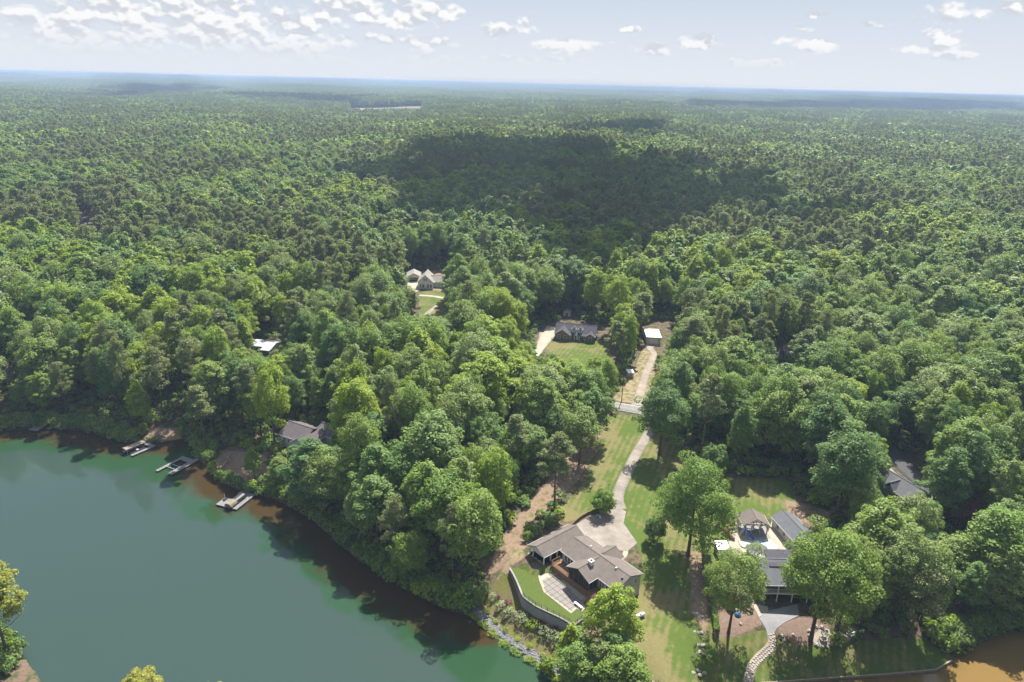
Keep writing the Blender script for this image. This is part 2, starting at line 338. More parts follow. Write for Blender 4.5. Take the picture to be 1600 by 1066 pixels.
for nm_, arr in (('zone_a', za), ('zone_b', zb)):
    at = gme.color_attributes.new(nm_, 'FLOAT_COLOR', 'POINT'); at.data.foreach_set('color', arr.ravel())
tag(link(bpy.data.objects.new('ground', gme)), kind='structure')
# ------------------------------------------------------------------ lake and cove
def water_mat(name, deep, shallow_shade, d0, d1, green):
    def b(t):
        sh = t.attr('shore').outputs['Fac']; lt = t.attr('litter').outputs['Fac']; P = opos(t)
        n = t.noise(P, 0.16, 6, 0.7)
        c = t.mix(t.sstep(t.m('ADD', lt, t.m('MULTIPLY', t.m('SUBTRACT', n, 0.5), d1 * 1.6)), d0, d1), shallow_shade, green)  # on the lake this brown paints in bank litter and tree shade together
        far_ = t.m('ADD', sh, t.m('MULTIPLY', t.m('SUBTRACT', t.noise(P, 0.045, 6, 0.6), 0.5), 30.0))
        c = t.mix(t.sstep(far_, 13.0, 17.0), c, deep)  # on the lake this grey paints in the sky reflection beyond the bank
        p = t.n('ShaderNodeBsdfPrincipled'); t.links.new(c, p.inputs['Base Color']); p.inputs['Roughness'].default_value = 0.06; p.inputs['IOR'].default_value = 1.33
        rip = t.m('ADD', t.m('MULTIPLY', t.noise(t.vm('MULTIPLY', P, (1.0, 2.2, 1.0)), 1.3, 4, 0.65), 0.6), t.noise(P, 0.35, 2, 0.5))
        bp = t.n('ShaderNodeBump'); bp.inputs['Strength'].default_value = 0.10; bp.inputs['Distance'].default_value = 0.05
        t.links.new(rip, bp.inputs['Height']); t.links.new(bp.outputs[0], p.inputs['Normal']); return p.outputs[0]
    return mat(name, b)
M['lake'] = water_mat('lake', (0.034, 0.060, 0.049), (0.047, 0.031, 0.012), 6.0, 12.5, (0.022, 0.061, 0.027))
M['cove'] = water_mat('cove', (0.200, 0.128, 0.042), (0.17, 0.108, 0.036), 0.0, 4.0, (0.200, 0.128, 0.042))
def line_dist(v, L):
    d = np.full(len(v), 1e9)
    for (ax, ay), (bx, by) in zip(L[:-1], L[1:]):
        t = np.clip(((v[:, 0] - ax) * (bx - ax) + (v[:, 1] - ay) * (by - ay)) / ((bx - ax) ** 2 + (by - ay) ** 2), 0, 1); d = np.minimum(d, np.hypot(v[:, 0] - ax - (bx - ax) * t, v[:, 1] - ay - (by - ay) * t))
    return d
def water(name, poly, m, step, bank=None, wooded=None):
    x0, y0 = poly.min(0) - 4; x1, y1 = poly.max(0) + 4
    xs = np.arange(x0, x1, step); ys = np.arange(y0, y1, step); X, Y = np.meshgrid(xs, ys); d = sdist(X, Y, poly)
    vi = np.arange(X.size).reshape(X.shape)
    quads = np.stack([vi[:-1, :-1], vi[:-1, 1:], vi[1:, 1:], vi[1:, :-1]], -1).reshape(-1, 4)
    keep = d.ravel()[quads].min(1) < 2.5; quads = quads[keep]
    used = np.unique(quads); rm = np.full(X.size, -1); rm[used] = np.arange(len(used))
    v = np.stack([X.ravel(), Y.ravel(), np.zeros(X.size)], 1)[used]
    me = mesh_np(name, v, rm[quads], [m]); a = me.attributes.new('shore', 'FLOAT', 'POINT'); a.data.foreach_set('value', (line_dist(v, bank) if bank is not None else -d.ravel()[used]).astype(np.float32))
    a = me.attributes.new('litter', 'FLOAT', 'POINT'); a.data.foreach_set('value', (np.minimum(line_dist(v, wooded[0]), line_dist(v, wooded[1])) if wooded is not None else -d.ravel()[used]).astype(np.float32))  # distance driving the painted brown of bed litter and tree shade
    return tag(link(bpy.data.objects.new(name, me)), kind='structure')
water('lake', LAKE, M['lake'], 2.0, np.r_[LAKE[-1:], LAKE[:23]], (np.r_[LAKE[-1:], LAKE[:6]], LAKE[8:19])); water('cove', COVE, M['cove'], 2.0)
# ------------------------------------------------------------------ haze over the whole country
def haze_build(nt):
    pass
hm = bpy.data.materials.new('haze'); hm.use_nodes = True; ht = NT(hm.node_tree); ht.nodes.clear()
pv_ = ht.n('ShaderNodeVolumePrincipled'); pv_.inputs['Color'].default_value = (0.54, 0.70, 0.95, 1); pv_.inputs['Density'].default_value = 1.55e-4; pv_.inputs['Anisotropy'].default_value = 0.0
ht.links.new(pv_.outputs[0], ht.n('ShaderNodeOutputMaterial').inputs['Volume'])
HX, HY0, HY1, HZ0, HZ1 = 55000.0, -4500.0, 55000.0, -4.0, 122.0
hv_ = [(x, y, z) for z in (HZ0, HZ1) for y in (HY0, HY1) for x in (-HX, HX)]
hf_ = [(0, 2, 3, 1), (4, 5, 7, 6), (0, 1, 5, 4), (1, 3, 7, 5), (3, 2, 6, 7), (2, 0, 4, 6)]
tag(link(bpy.data.objects.new('haze', mesh_np('haze', hv_, hf_, [hm]))), kind='stuff')
# ------------------------------------------------------------------ trees: crowns of leaf sprays gathered in boughs
def leaf_quads(C, Nrm, size, rng, asp=0.75):
    """one folded spray of leaves per centre: a diamond whose tips hang a little"""
    n = len(C); t = rng.normal(size=(n, 3)); t -= Nrm * (t * Nrm).sum(1, keepdims=True); t /= np.linalg.norm(t, axis=1, keepdims=True) + 1e-9
    b = np.cross(Nrm, t); s = (size * rng.uniform(0.65, 1.35, n))[:, None]
    drop = Nrm * s * 0.22
    v = np.stack([C - t * s - drop, C - b * s * asp, C + t * s - drop, C + b * s * asp], 1).reshape(-1, 3)
    return v, np.arange(n * 4).reshape(n, 4)
def unit(v): return v / (np.linalg.norm(v, axis=1, keepdims=True) + 1e-9)
def crown_broad(seed, nleaf, size, h=20.0, r=5.0, base=0.32, nb=46, squash=0.85, conical=0.0, body=0.26):
    rng = np.random.default_rng(seed)
    zc = h * (base + 1) / 2; rz = h * (1 - base) / 2
    p = unit(rng.normal(size=(nb * 3, 3))); p = p[p[:, 2] > -0.75][:nb]; n = len(p)
    rad = rng.uniform(0.52, 0.93, n)
    lop = 1 + 0.16 * np.sin(np.arctan2(p[:, 1], p[:, 0]) * rng.integers(2, 4) + rng.uniform(0, 6)) + 0.10 * rng.normal(size=n)
    cen = p * rad[:, None] * lop[:, None] * np.array([r, r, rz]); cen[:, :2] *= (1 - conical * (cen[:, 2:3] / rz * 0.5 + 0.5) * 0.8); cen[:, 2] += zc
    cen[:, 2] = np.minimum(cen[:, 2], h - 0.5)
    br = rng.uniform(0.65, 1.5, n) * r / 5.0 * (1 - 0.3 * conical)
    wgt = br ** 2 / (br ** 2).sum(); k = rng.choice(n, nleaf, p=wgt)
    dirs = unit(rng.normal(size=(nleaf, 3))); flip = dirs[:, 2] < -0.25; dirs[flip, 2] *= -0.6; dirs = unit(dirs)
    C = cen[k] + dirs * br[k][:, None] * np.array([1, 1, squash]) * (rng.uniform(0.55, 1.1, nleaf) ** 0.5)[:, None]
    nb_ = int(nleaf * body); q = unit(rng.normal(size=(nb_, 3))); q[:, 2] = np.where(q[:, 2] < -0.6, -q[:, 2], q[:, 2]); aq = np.arctan2(q[:, 1], q[:, 0])
    lump = 0.80 + 0.10 * np.sin(aq * 3 + q[:, 2] * 5 + seed) + 0.08 * np.sin(aq * 7 - q[:, 2] * 9 + seed * 1.7) + rng.uniform(-0.12, 0.06, nb_)
    C[:nb_] = q * lump[:, None] * np.array([r, r, rz]); C[:nb_, :2] *= (1 - conical * (C[:nb_, 2:3] / rz * 0.5 + 0.5) * 0.8); C[:nb_, 2] += zc; dirs[:nb_] = q
    N = unit(dirs * 0.9 + unit(cen[k] - np.array([0, 0, zc - rz * 0.4])) * 0.35 + rng.normal(size=(nleaf, 3)) * 0.45 + np.array([0, 0, 0.6]))
    return leaf_quads(C, N, size, rng)
def crown_pine(seed, nleaf, size, h=24.0, r=3.6, base=0.5, nb=40):
    rng = np.random.default_rng(seed)
    zf = rng.uniform(0, 1, nb) ** 0.75; zz = h * (base + (1 - base) * zf)
    prof = np.sin(np.pi * np.clip(0.22 + 0.74 * zf, 0, 1)) ** 0.8
    a = rng.uniform(0, 2 * math.pi, nb); rr = r * prof * rng.uniform(0.25, 1.0, nb)
    cen = np.stack([rr * np.cos(a), rr * np.sin(a), zz], 1); br = rng.uniform(0.7, 1.35, nb) * r / 3.6
    k = rng.choice(nb, nleaf, p=br ** 2 / (br ** 2).sum()); dirs = unit(rng.normal(size=(nleaf, 3)) + np.array([0, 0, 0.25]))
    C = cen[k] + dirs * br[k][:, None] * np.array([1.1, 1.1, 0.75]) * rng.uniform(0.3, 1, nleaf)[:, None]
    N = unit(dirs * 0.4 + rng.normal(size=(nleaf, 3)) * 0.8 + np.array([0, 0, 0.45]))
    return leaf_quads(C, N, size, rng, 0.42)
def tube(pts, rads, seg=7):
    pts = np.asarray(pts, float); v = []; f = []
    for i, p in enumerate(pts):
        d = pts[min(i + 1, len(pts) - 1)] - pts[max(i - 1, 0)]; d = d / (np.linalg.norm(d) + 1e-9)
        a = np.cross(d, [0.3, 1, 0.1]); a /= np.linalg.norm(a) + 1e-9; b = np.cross(d, a)
        for j in range(seg):
            t = 2 * math.pi * j / seg; v.append(p + (a * math.cos(t) + b * math.sin(t)) * rads[i])
    for i in range(len(pts) - 1):
        for j in range(seg): f.append((i * seg + j, i * seg + (j + 1) % seg, (i + 1) * seg + (j + 1) % seg, (i + 1) * seg + j))
    return np.array(v), np.array(f)
def trunk_mesh(seed, h, r, base, limbs=6, rad=0.30):
    rng = np.random.default_rng(seed + 500); V = []; F = []; o = 0
    def add(pts, rads, seg):
        nonlocal o
        v, f = tube(pts, rads, seg); V.append(v); F.append(f + o); o += len(v)
    lean = rng.normal(size=2) * 0.25; top = h * 0.86
    P = lambda t: np.array([lean[0] * t * t * 1.5 + 0.12 * math.sin(t * 5 + seed), lean[1] * t * t * 1.5, t * top])
    ts = np.linspace(-0.04, 1, 9); add([P(t) for t in ts], [rad * (1.35 if t < 0.03 else 1) * (1 - 0.82 * max(t, 0)) for t in ts], 8)
    for i in range(limbs):
        t = rng.uniform(base * 0.95, 0.85); a = i * 2.4 + rng.uniform(-.4, .4); L = r * rng.uniform(0.5, 0.85) * (1.1 - 0.5 * t); p = P(t); q = p + np.array([math.cos(a) * L, math.sin(a) * L, L * 0.75]); mid = (p + q) / 2 + np.array([0, 0, -0.12 * L])
        add([p, mid, q], [rad * 0.42 * (1 - t * 0.5), rad * 0.28 * (1 - t * 0.5), rad * 0.1], 5)
    return np.concatenate(V), np.concatenate(F)
def joined(name, cv, cf, tv, tf, mc, mb):
    v = np.concatenate([cv, tv]); f = np.concatenate([cf, tf + len(cv)])
    return mesh_np(name, v, f, [mc, mb], np.r_[np.zeros(len(cf), int), np.ones(len(tf), int)])
KINDS = []      # (hue, crown mesh, trunk mesh, nominal height, nominal radius)
for i, (hue, r, base, conical, nb) in enumerate([('bright', 4.6, .16, .35, 70), ('bright', 5.0, .18, .1, 84), ('bright', 4.2, .12, .6, 64), ('mid', 5.2, .20, 0, 92), ('mid', 5.4, .22, 0, 100), ('mid', 4.8, .16, .2, 80), ('mid', 5.6, .24, 0, 104),
                                                 ('mid', 4.6, .18, .3, 76), ('dark', 5.2, .18, .1, 92), ('dark', 5.0, .20, 0, 88), ('dark', 4.5, .14, .4, 74)]):
    cv, cf = crown_broad(100 + i, 11500, 0.185, 20, r, base, nb, conical=conical)
    KINDS.append((hue, mesh_np('crown', cv, cf, [M['leaf_' + hue]]), mesh_np('trunk', *trunk_mesh(100 + i, 20, r, base), [M['bark']], smooth=True), 20.0, r))
for i, (r, base, nb) in enumerate([(3.6, .50, 44), (3.2, .55, 38), (4.0, .45, 50), (3.4, .6, 36)]):
    cv, cf = crown_pine(200 + i, 5600, 0.27, 24, r, base, nb)
    KINDS.append(('pine', mesh_np('crown', cv, cf, [M['leaf_pine']]), mesh_np('trunk', *trunk_mesh(200 + i, 24, r, base, 7, 0.24), [M['pine_bark']], smooth=True), 24.0, r))
BR, MI, DK, PI_ = range(0, 3), range(3, 8), range(8, 11), range(11, 15)
PROTO = bpy.data.collections.new('tree_kinds')
def proto(k, me):
    o = bpy.data.objects.new('proto_%03d' % k, me); PROTO.objects.link(o)
def low(k, nleaf, size, seed):
    hue, _, _, h, r = KINDS[k]
    if hue == 'pine':
        c = crown_pine(seed, int(nleaf * 1.25), size * 0.9, h, r * 1.1, 0.42, 40); tm = trunk_mesh(seed, h, r, .5, 2, 0.24)
    else:
        c = crown_broad(seed, nleaf, size, h, r, 0.2, 44, conical=0.2 if k % 2 else 0); tm = trunk_mesh(seed, h, r, .3, 2)
    return joined('tree', *c, *tm, M['leaf_' + hue], M['bark'])
NK = len(KINDS)
for k in range(NK):       # 0..14 near, 15..29 middle, 30..44 far
    hue, c, tk, h, r = KINDS[k]
    g = lambda me: (np.array([v.co for v in me.vertices]), np.array([p.vertices[:] for p in me.polygons]))
    proto(k, joined('tree', *g(c), *g(tk), M['leaf_' + hue], M['bark']))
for k in range(NK): proto(NK + k, low(k, 3000, 0.42, 300 + k))
for k in range(NK): proto(2 * NK + k, low(k, 520, 0.95, 400 + k))
NCL = 6                   # 45..50 clumps of canopy for the far country
for k in range(NCL):
    rng = np.random.default_rng(900 + k); V = []; F = []; mi = []; o = 0
    for j in range(16):
        px_, py_ = (j % 4 - 1.5) * 8.5 + rng.uniform(-3, 3), (j // 4 - 1.5) * 8.5 + rng.uniform(-3, 3)
        s = rng.uniform(0.7, 1.25); q = rng.random(); hue_i = (1 if q < 0.5 else 0 if q < 0.72 else 2 if q < 0.8 else 3) if k < 4 else (3 if q < 0.75 else 1)
        v, f = (crown_pine(950 + 20 * k + j, 60, 1.6, 22 * s, 4.0, 0.4, 12) if hue_i == 3 else crown_broad(950 + 20 * k + j, 75, 2.2, 19 * s, 5.5, 0.3, 12))
        V.append(v + np.array([px_, py_, 0])); F.append(f + o); o += len(v); mi += [hue_i] * len(f)
    proto(3 * NK + k, mesh_np('clump', np.concatenate(V), np.concatenate(F), [M['leaf_bright'], M['leaf_mid'], M['leaf_dark'], M['leaf_pine']], mi))
# ------------------------------------------------------------------ where trees stand
# things that must stay in sight: photo box and the pixel whose ground gives the distance
SEEN = [((822, 790, 1008, 935), (905, 880)), ((735, 880, 930, 1000), (800, 940)), ((955, 690, 1015, 800), (985, 745)), ((905, 655, 1010, 770), (960, 700)), ((957, 626, 998, 645), (975, 636)), ((985, 535, 1022, 628), (1000, 580)),
        ((1006, 510, 1036, 545), (1020, 542)), ((976, 570, 992, 592), (985, 592)), ((838, 498, 950, 556), (900, 535)), ((638, 422, 682, 446), (660, 452)), ((395, 522, 437, 545), (415, 548)), ((446, 648, 512, 682), (480, 695)),
        ((345, 715, 415, 760), (370, 750)), ((1390, 736, 1442, 770), (1425, 778)), ((1392, 705, 1450, 750), (1420, 740)), ((1100, 770, 1240, 960), (1170, 850)), ((1108, 930, 1345, 1012), (1220, 970)), ((1484, 785, 1518, 836), (1502, 838)),
        ((122, 325, 141, 353), (131, 353)), ((1220, 548, 1236, 570), (1228, 574)), ((122, 325, 140, 352), (130, 352)), ((655, 470, 690, 490), (672, 486)), ((0, 572, 12, 588), (6, 593)), ((1000, 660, 1100, 960), (1050, 800))]
SEEN = [(b, np.hypot(*G(*p)[:2])) for b, p in SEEN]
T = []       # x, y, z, height, radius, kind index, rot, featured name
def put_tree(px, py, h, r, kind, note=None, rot=None):
    x, y, z = G(px, py); T.append([x, y, z, h, r, kind, rot if rot is not None else random.uniform(0, 6.28), note])
FEAT = []
FEAT = [  # base pixel, height, crown radius, kind, label
    (1030, 712, 25, 7.6, 9, 'big round dark green tree beside the long driveway just below the road'),
    (1075, 868, 28, 9.2, 19, 'large spreading tree on the lawn between the driveway and the hedge'),
    (1138, 990, 22.5, 6.9, 18, 'tall leaning yellow green tree growing through the play area mulch'),
    (1266, 1002, 29.5, 9.3, 17, 'big tree with pale trunk between the mulch bed and the fire pit'),
    (1307, 990, 26, 6.6, 17, 'tree with pale trunk between the fire pit and the white railed deck'),
    (950, 1030, 19, 5.7, 1, 'full bright green tree at the outer corner of the retaining wall'),
    (954, 1068, 14, 4.0, 3, 'bushy mid green tree below the retaining wall corner beside the lawn'),
    (936, 1085, 14, 3.8, 7, 'smaller greyish green tree on the bank nearest the lake corner'),
    (889, 1052, 14, 3.2, 2, 'slender light green tree at the end of the shrub row'),
    (941, 802, 7.5, 3.3, 20, 'small round tree at the edge of the concrete parking court'),
    (1022, 846, 7.5, 3.2, 21, 'low dark rounded tree on the lawn beside the parking court'),
    (1113, 742, 10.5, 4.6, 21, 'rounded mid green tree standing in dry grass behind the hedge'),
    (1502, 838, 12.5, 4.6, 15, 'burgundy leaved tree among the green trees near the right edge'),
    (398, 748, 11, 3.3, 2, 'young bright green tree on the bare bank above the boat dock'),
    (1418, 1000, 20, 5.0, 13, 'pine standing at the back of the shaded lawn beside the cove'),
    (925, 690, 19, 6.4, 5, 'broad tree at the lawn edge just below the road'), (905, 725, 20, 6.0, 3, 'tall tree on the wood edge overlooking the upper lawn'),
    (14, 1028, 24, 6.0, 16, 'golden green tree at the near bank on the extreme left'), (236, 1170, 17.5, 4.8, 16, 'golden topped tree at the near bank by the bottom edge'), (335, 1180, 16.5, 4.0, 16, 'second smaller golden topped tree at the near bank by the bottom edge'),
    (960, 585, 22, 4.2, 12, 'tall pine left of the small white shed'), (978, 575, 24, 4.5, 1, 'tall light green tree in the row beside the dirt drive'), (990, 560, 25, 4.4, 14, 'tall thin pine in the row beside the dirt drive'), (968, 560, 22, 4.5, 0, 'bright green tree beside the brick house lawn'),
    (1070, 690, 18, 6.0, 6, 'wide tree behind the big round tree beside the driveway'), (1105, 690, 20, 6.5, 9, 'dark wide tree at the wood edge right of the driveway'),
    (1350, 745, 14, 5.0, 1, 'light green tree beside the curving asphalt drive'), (1180, 990, 0, 0, 0, None)]
FEAT = [q for q in FEAT if q[2] > 0]
KINDS.append(('red', mesh_np('crown', *crown_broad(131, 6000, 0.22, 20, 7.0, .15, 50), [M['leaf_red']]), KINDS[3][2], 20.0, 7.0))
KINDS.append(('gold', mesh_np('crown', *crown_broad(132, 9000, 0.22, 20, 5.0, .3, 50), [M['leaf_gold']]), KINDS[3][2], 20.0, 5.0))
for i, (hue, nb, n_) in enumerate([('mid', 120, 24000), ('mid', 95, 18000), ('mid', 130, 26000)]):
    KINDS.append((hue, mesh_np('crown', *crown_broad(141 + i, n_, 0.23, 30, 10.0, (.30, .30, .10)[i], nb, squash=.62, body=.08), [M['leaf_' + hue]]), mesh_np('trunk', *trunk_mesh(141 + i, 30, 10.0, .3, 11, 0.5), [M['bark']], smooth=True), 30.0, 10.0))
for i, hue in enumerate(('mid', 'dark')):
    KINDS.append((hue, mesh_np('crown', *crown_broad(161 + i, 9000, 0.16, 8, 4.0, .03, 70, squash=.8), [M['leaf_' + hue]]), mesh_np('trunk', *trunk_mesh(161 + i, 8, 4.0, .3, 4, 0.2), [M['bark']], smooth=True), 8.0, 4.0))
for q in FEAT: put_tree(*q)
FX = np.array([[t[0], t[1], t[4]] for t in T])
def scatter(r0, r1, step, rng, ang=0.98, x_pad=130):
    ys = np.arange(max(-80, r0 * 0.5 if r0 > 300 else 60), r1, step); out = []
    for j, y in enumerate(ys):
        w_ = ang * abs(y) + x_pad; xs = np.arange(-w_, w_, step) + (step / 2 if j % 2 else 0)
        out.append(np.stack([xs, np.full(len(xs), y)], 1))
    p = np.concatenate(out); p += rng.uniform(-0.36, 0.36, p.shape) * step
    r = np.hypot(p[:, 0], p[:, 1]); return p[(r >= r0) & (r < r1)]
def hue_of(x, y, rng):
    """kind index per place: patches of pine, bright, middling and dark broadleaf trees"""
    n = len(x); r = np.hypot(x, y)
    pn = 0.06 + 0.70 * smooth(wavy(x, y, 230, 21) + 0.15 * smooth(r, 300, 1000), 0.05, 0.32); pn = np.where(r < 260, pn * 0.32, pn)
    bn = 0.06 + 0.60 * smooth(wavy(x, y, 190, 22), 0.0, 0.4); dn = 0.10 + 0.50 * smooth(wavy(x, y, 150, 23), 0.0, 0.6)
    u1, u2, u3 = rng.random(n), rng.random(n), rng.random(n)
    k = 3 + (rng.random(n) * 5).astype(int)
    k = np.where(u3 < dn, 8 + (rng.random(n) * 3).astype(int), k); k = np.where(u2 < bn, (rng.random(n) * 3).astype(int), k); k = np.where(u1 < pn, 11 + (rng.random(n) * 4).astype(int), k)
    return k
def near_bank(x, y):
    """the open near bank, between the lake and the foot of the frame"""
    k = y * _f[1] - CAM_H * _f[2]; px = 800 + FPX * (x * R2[0] + y * R2[1] - CAM_H * R2[2]) / k; py = 533 - FPX * (x * U2[0] + y * U2[1] - CAM_H * U2[2]) / k
    return ((px < 760) & (py > 1010)) | ((px < 20) & (py > 860))
def spread(r0, r1, step, seed):
    rng = np.random.default_rng(seed); p = scatter(r0, r1, step, rng); x, y = p.T
    ok = np.minimum(sdist(x, y, LAKE), sdist(x, y, COVE)) > 0.5
    if r0 < 500:
        for z_ in Z_OPEN: ok &= sdist(x, y, z_) > 0.6
        for fx, fy, fr in FX: ok &= np.hypot(x - fx, y - fy) > fr * 0.75
    else:
        ok &= (sdist(x, y, Z_OPEN[-1]) > 1) & (sdist(x, y, FAR_YARD) > 1)
    if r0 < 400: ok &= ~near_bank(x, y)
    x, y = x[ok], y[ok]; z = land(x, y); k = hue_of(x, y, rng); n = len(x)
    h = np.where(k >= 11, rng.uniform(21, 32, n), rng.uniform(16, 30, n)); r = np.where(k >= 11, rng.uniform(3.2, 5.4, n), h * (0.205 + 0.15 * rng.random(n) ** 1.4))
    return np.stack([x, y, z - 0.1, h, r, k, rng.uniform(0, 6.28, n)], 1)
near_t = spread(60, 480, 8.4, 31)
keep = []
edge_d = np.minimum(sdist(near_t[:, 0], near_t[:, 1], LAKE), sdist(near_t[:, 0], near_t[:, 1], COVE))
for i, t in enumerate(near_t):
    x, y, z, h, r = t[:5]
    if edge_d[i] < 7: h *= 0.78; t[3] = h
    dist = math.hypot(x, y); good = True
    for _ in range(4):
        a = proj((x, y, z + t[3])); b = proj((x, y, z + t[3] * 0.3)); rw = t[4] * FPX / a[2] * 0.95
        hit = any(dist < sd - 2 and a[0] + rw > bx[0] and a[0] - rw < bx[2] and a[1] < bx[3] and b[1] > bx[1] for bx, sd in SEEN)
        if not hit: good = True; break
        good = False; t[3] *= 0.8; t[4] *= 0.86
        if t[3] < 6: break
    if good: keep.append(t)
near_t = np.array(keep)
for t in near_t: T.append([*t[:5], int(t[5]), t[6], None])
print('near trees', len(T))
# which trees show largest: nearest first on a coarse picture grid
order = sorted(range(len(T)), key=lambda i: math.hypot(T[i][0], T[i][1])); buf = np.zeros((268, 400), bool); yy, xx = np.mgrid[0:268, 0:400]; shown = np.zeros(len(T))
for i in order:
    x, y, z, h, r = T[i][:5]
    cx, cyy, k = proj((x, y, z + 0.64 * h))
    if k < 5: continue
    rx = r * FPX / k / 4; ry = (0.36 * h * 0.86 + r * 0.4) * FPX / k / 4; cx /= 4; cyy /= 4
    x0, x1, y0, y1 = int(max(0, cx - rx)), int(min(399, cx + rx)) + 1, int(max(0, cyy - ry)), int(min(267, cyy + ry)) + 1
    if x0 >= x1 or y0 >= y1: continue
    sub = (((xx[y0:y1, x0:x1] - cx) / rx) ** 2 + ((yy[y0:y1, x0:x1] - cyy) / ry) ** 2 < 1) & ~buf[y0:y1, x0:x1]
    shown[i] = sub.sum(); buf[y0:y1, x0:x1] |= sub
N_SINGLE = 305
nf_ = len(FEAT); rank = sorted(range(nf_, len(T)), key=lambda i: -shown[i]); singles = list(range(nf_)) + [i for i in rank[:N_SINGLE - nf_] if shown[i] > 0]; sset = set(singles)
LANDMARKS = []   # (name, x, y) by photo pixel
for nm_, p in [('the boat docks', (300, 700)), ('the brown lakeside house', (480, 690)), ('the metal roofed house', (415, 545)), ('the white gabled house', (660, 455)), ('the brick house', (900, 535)), ('the white roofed workshop', (1018, 542)), ('the far left dock', (60, 665)),
               ('the road', (950, 640)), ('the long driveway', (985, 745)), ('the parking court', (890, 815)), ('the wooded shore', (640, 915)), ('the pavilion', (1180, 820)), ('the railed deck', (1325, 990)), ('the asphalt drive', (1425, 750)), ('the cove', (1480, 1020)), ('the burgundy tree', (1500, 838)), ('the glimpsed far house', (1228, 565))]:
    LANDMARKS.append((nm_, *G(*p)[:2]))
def where(x, y):
    nm_, lx, ly = min(LANDMARKS, key=lambda q: math.hypot(x - q[1], y - q[2])); d = math.hypot(x - lx, y - ly); dx, dy = x - lx, y - ly
    fb = 'behind' if dy > 0 else 'in front of'; lr = 'right of' if dx > 0 else 'left of'; a = abs(dx) / (abs(dy) + 1e-6)
    side = fb if a < .45 else lr if a > 2.2 else fb.replace(' of', '') + ' and ' + lr
    return ('just ' if d < 25 else 'well ' if d > 70 else '') + side + ' ' + nm_
SHAPE = ['', 'open ', 'narrow ', '', 'full ', 'rounded ', 'wide ', 'pointed ', '', 'full ', 'narrow ', '', 'slim ', 'broad ', 'sparse ']
def tree_object(t):
    x, y, z, h, r, k, rot, note = t; hue, crown, trunk, kh, kr = KINDS[k]; s = (r / kr, r / kr, h / kh)
    root = empty('pine_tree' if hue == 'pine' else 'broadleaf_tree', (x, y, z), rot)
    for me, nm_ in ((trunk, 'trunk'), (crown, 'crown')):
        o = bpy.data.objects.new(nm_, me); o.scale = s; link(o, root)
    if note: tag(root, note, 'tree')
    else:
        size = 'tall ' if h > 25 else 'small ' if h < 16 else ''
        desc = {'bright': 'light green leafy tree ', 'mid': 'mid green leafy tree ', 'dark': 'dark green leafy tree ', 'pine': 'grey green pine '}[hue]
        lb = size + SHAPE[k] + desc + where(x, y); tag(root, lb, 'tree', 'woodland trees: ' + lb)
    return root
made = {}
for i in singles: made.setdefault(0, []).append((proj(T[i][:3])[0], tree_object(T[i])))
byl = {}
for px_, o in made[0]: byl.setdefault(o['label'], []).append((px_, o))
for lb, q in byl.items():
    if len(q) > 1:
        q.sort(key=lambda e: e[0])
        for j, (_, o) in enumerate(q): o['label'] = lb.replace('leafy tree', 'tree') + ', ' + (['left one', 'right one'] if len(q) == 2 else ['left one', 'middle one', 'right one'] if len(q) == 3 else ['leftmost', 'left middle', 'middle', 'right middle', 'right one', 'rightmost'])[j if len(q) <= 3 else min(j, 5)]
# ------------------------------------------------------------------ the rest of the forest: one mass of instanced trees
rest = np.array([[*T[i][:7]] for i in range(len(T)) if i not in sset])
rest[:, 5] = np.where(np.hypot(rest[:, 0], rest[:, 1]) > 330, rest[:, 5] + NK, rest[:, 5])
mid_t = spread(480, 900, 8.4, 32); mid_t[:, 5] += NK
def clear_of(a, bx, sd):
    k = []
    for t in a:
        p0 = proj((t[0], t[1], t[2] + t[3])); p1 = proj((t[0], t[1], t[2])); w_ = t[4] * FPX / p0[2]
        k.append(not (math.hypot(t[0], t[1]) < sd and p0[0] + w_ > bx[0] and p0[0] - w_ < bx[2] and p0[1] < bx[3] and p1[1] > bx[1]))
    return a[np.array(k)]
mid_t = clear_of(mid_t, *SEEN[-4]) if SEEN[-4][0][0] == 122 else mid_t
far_t = spread(900, 3300, 9.2, 33); far_t[:, 5] += 2 * NK
def clumps(r0, r1, step, scale, seed):
    rng = np.random.default_rng(seed); p = scatter(r0, r1, step, rng, 0.9, 300); x, y = p.T; n = len(x)
    ok = (sdist(x, y, Z_OPEN[-1]) > 8); x, y = x[ok], y[ok]; n = len(x)
    pn = smooth(wavy(x, y, 600, 41), -0.2, 0.4); k = np.where(rng.random(n) < pn * 0.7, 4 + (rng.random(n) * 2).astype(int), (rng.random(n) * 4).astype(int)) + 3 * NK
    sc = scale * rng.uniform(0.85, 1.2, n); kz = sc ** 0.5
    return np.stack([x, y, land(x, y) - 1.0, kz, sc, k, rng.uniform(0, 6.28, n)], 1)
cl1 = clumps(3300, 9000, 30, 1.0, 34); cl2 = clumps(9000, 22000, 75, 2.6, 35)
def kinds_scale(a):
    kk = a[:, 5].astype(int) % NK; hh = np.array([q[3] for q in KINDS])[kk]; rr = np.array([q[4] for q in KINDS])[kk]
    cl_ = a[:, 5] >= 3 * NK
    return np.stack([np.where(cl_, a[:, 4], a[:, 4] / rr)] * 2 + [np.where(cl_, a[:, 3], a[:, 3] / hh)], 1)
